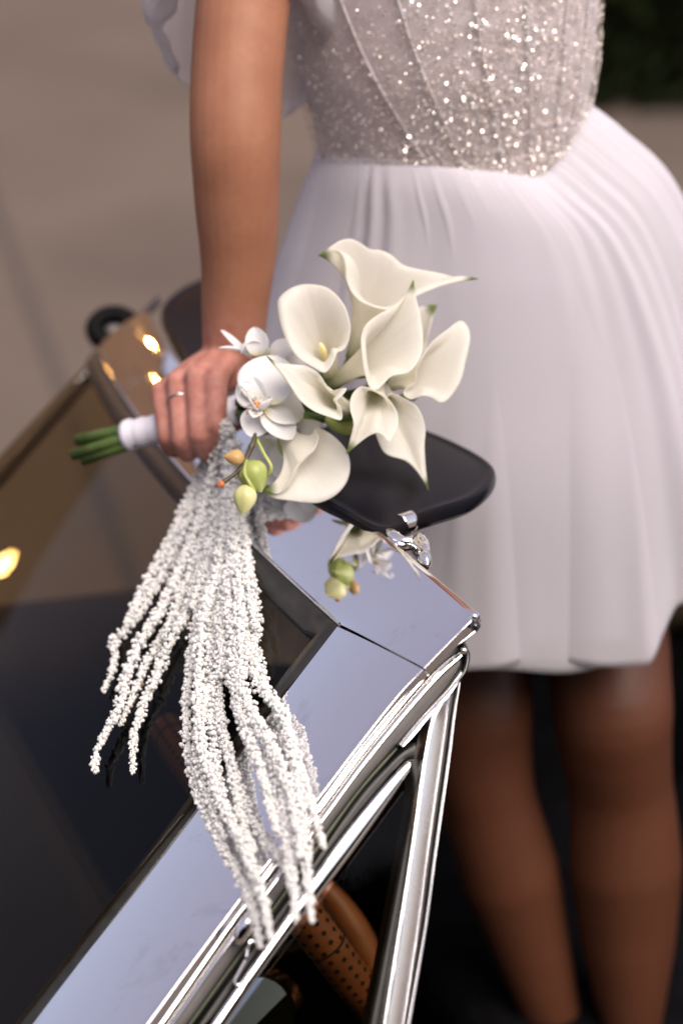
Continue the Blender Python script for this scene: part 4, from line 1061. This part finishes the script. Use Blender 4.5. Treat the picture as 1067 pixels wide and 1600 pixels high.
# ================================================================== THE PLACE
def sheet_xy(name, x0, x1, y0, y1, z, m, n=2):
    vs, fs = grid([[V((x0 + (x1 - x0) * i / n, y0 + (y1 - y0) * j / n, z)) for j in range(n + 1)] for i in range(n + 1)])
    return obj(name, mesh(name, vs, fs), m, None, 'structure')
gnd = sheet_xy('ground', -300, 300, -300, 300, 0, 'ground')
road = sheet_xy('road', -60, .6, 13.2, 20, .004, 'road')
j0, j1 = on_z(-20, 290, .004), on_z(95, 600, .004); jd = (j1 - j0).normalized(); jn = jd.cross(UP)
obj('paving_joint', mesh('paving_joint', [j0 - jn * .02 - jd * 3, j0 + jn * .02 - jd * 3, j1 + jn * .02 + jd * 4, j1 - jn * .02 + jd * 4], [(0, 1, 2, 3)], False), 'road', None, 'structure')
# tall brown wall added out of view, to mirror brown in chrome and glass
wl = empty('reflector_wall', (-18, 24, 0)); tag(wl, 'unseen tall brown wall added across the road to reflect brown in the chrome', 'wall')
obj('reflector_wall_face', mesh('reflector_wall_face', *box(V((-18, 24, 4.75)), (V((1, 0, 0)), V((0, 1, 0)), V((0, 0, 1))), (34, .3, 4.75)), smooth=False), 'reflector_brown', wl)
obj('reflector_wall_top', mesh('reflector_wall_top', *box(V((-18, 24, 9.58)), (V((1, 0, 0)), V((0, 1, 0)), V((0, 0, 1))), (34.1, .4, .08)), smooth=False), 'kerb', wl)
def make_hedge(name, label, x0, x1, y0, y1, h, nst, nleaf, rl, faces):
    root = empty(name, ((x0 + x1) / 2, (y0 + y1) / 2, 0)); tag(root, label, 'hedge')
    tv = []
    for k in range(nst):
        x = x0 + .15 + (x1 - x0 - .3) * k / (nst - 1); y = (y0 + y1) / 2 + random.uniform(-.2, .2)
        tv.append(tube([V((x, y, 0)), V((x + .05, y, h * .4)), V((x + random.uniform(-.1, .1), y, h * .85))], [.022 * h, .016 * h, .006], 8))
        for j in range(5): tv.append(tube([V((x, y, h * (.2 + .12 * j))), V((x + random.uniform(-.3, .3), y + random.uniform(-.5, .5), h * (.36 + .13 * j)))], [.010 * h, .004], 6))
    obj('stem', mesh('stem', *merge(tv)), 'wood', root)
    fv, ff = [], []
    c0 = np.c_[rng.uniform(x0, x1, nleaf), rng.uniform(y0, y1, nleaf), rng.uniform(.02, h, nleaf)]
    for p, q in zip(c0, rng.random(nleaf)):
        b_ = .05 * math.sin(p[0] * 5 + p[2] * 7) + .10 * h / 2 * math.sin(p[0] * 1.3 + 1)
        if q < .45:
            if 's' in faces: p[1] = y0 + abs(rng.normal(0, .12)) + b_
            else: p[1] = y1 - abs(rng.normal(0, .12)) + b_
        elif q < .60: p[2] = h - abs(rng.normal(0, .12)) + b_
        elif q < .70: p[0] = x0 + abs(rng.normal(0, .10))
        n = V(rng.normal(0, 1, 3)).normalized(); e1 = n.orthogonal().normalized(); e2 = n.cross(e1); r = rng.uniform(rl * .7, rl * 1.3); k0 = len(fv); c = V(p)
        fv += [c - e1 * r, c + e2 * r * .5 + n * .006, c + e1 * r, c - e2 * r * .5 + n * .006]; ff.append((k0, k0 + 1, k0 + 2, k0 + 3))
    cb = box(V(((x0 + x1) / 2, (y0 + y1) / 2, h * .45)), (V((1, 0, 0)), V((0, 1, 0)), UP), ((x1 - x0) / 2 - .25, (y1 - y0) / 2 - .25, h * .43))
    k0 = len(fv); fv += cb[0]; ff += [tuple(i + k0 for i in q) for q in cb[1]]
    obj('foliage', mesh('foliage', fv, ff, False), 'leaf', root, 'stuff')
make_hedge('hedge', 'dark green clipped hedge beyond the paving behind the dress', .85, 7.0, 9.75, 11.0, 1.25, 24, 16000, .045, 's')
# tall hedge added behind the camera to block low sky light and darken chrome
make_hedge('sky_blocker_hedge', 'tall dark hedge added behind the camera to block low sky light, seen only mirrored in the chrome', -14, 12, -8.0, -6.4, 6.0, 30, 26000, .17, 'n')
# street lamp on the far pavement, seen as orange glints in the chrome
kg = min(range(NS), key=lambda k: abs(outer[k].z - ZA) + (outer[k] - on_z(243, 530, ZA)).length)
tg_ = (outer[kg + 1] - outer[kg - 1]).normalized(); vg = (outer[kg] - CAM).normalized(); best = None
for a_ in range(-85, 60):
    L_ = V((math.sin(math.radians(a_)) * math.cos(.28), math.cos(math.radians(a_)) * math.cos(.28), math.sin(.28)))
    e_ = abs(L_.dot(tg_) - vg.dot(tg_))
    if a_ < 0 and (best is None or e_ < best[0]): best = (e_, a_, L_)
print('lamp', best, tg_, vg)
lp_ = outer[kg] + best[2] * (4.52 / math.sin(.28)); lx, ly = lp_.x, lp_.y
gm = bpy.data.materials.new('lit_globe'); gm.use_nodes = True; gp = gm.node_tree.nodes['Principled BSDF']
gp.inputs['Base Color'].default_value = (.8, .5, .2, 1); gp.inputs['Emission Color'].default_value = (1.0, .48, .12, 1); gp.inputs['Emission Strength'].default_value = 210
def street_lamp(x, y, h, gr, label):
    lamp = empty('street_lamp', (x, y, 0)); tag(lamp, label, 'street lamp', 'street lamps mirrored in the car')
    obj('post', mesh('post', *tube([V((x, y, 0)), V((x, y, .6)), V((x, y, .65)), V((x, y, h - gr * 1.4))], [.09, .08, .055, .04], 16)), 'paint', lamp)
    obj('lamp_cap', mesh('lamp_cap', *tube([V((x, y, h + gr * 1.35)), V((x, y, h + gr * 1.8)), V((x, y, h + gr * 2.4))], [gr * 1.1, gr, gr * .2], 20)), 'paint', lamp)
    obj('lamp_globe', mesh('lamp_globe', *ball(V((x, y, h)), (gr, gr, gr * 1.45), 24, 16)), gm, lamp)
street_lamp(lx, ly, 5.82, .15, 'lit orange street lamp, mirrored as glints on the far end of the chrome rail')
bi = min(((i, j) for i in range(1, NS - 1) for j in range(1, NJ)), key=lambda q: ((rows_t[q[0]][q[1]] - CAM).normalized() - ray(14, 884).normalized()).length)
gq = rows_t[bi[0]][bi[1]]; gn = (rows_t[bi[0] + 1][bi[1]] - rows_t[bi[0] - 1][bi[1]]).cross(rows_t[bi[0]][bi[1] + 1] - rows_t[bi[0]][bi[1] - 1]).normalized()
vv_ = ray(14, 884).normalized(); rr_ = vv_ - gn * (2 * vv_.dot(gn))
print('glass lamp', gq, gn, rr_)
l2 = CAM + vv_ * (gq - CAM).length + rr_ * 15.0
street_lamp(l2.x, l2.y, l2.z, .11, 'taller lit street lamp further left, mirrored as a pale oval in the windshield')
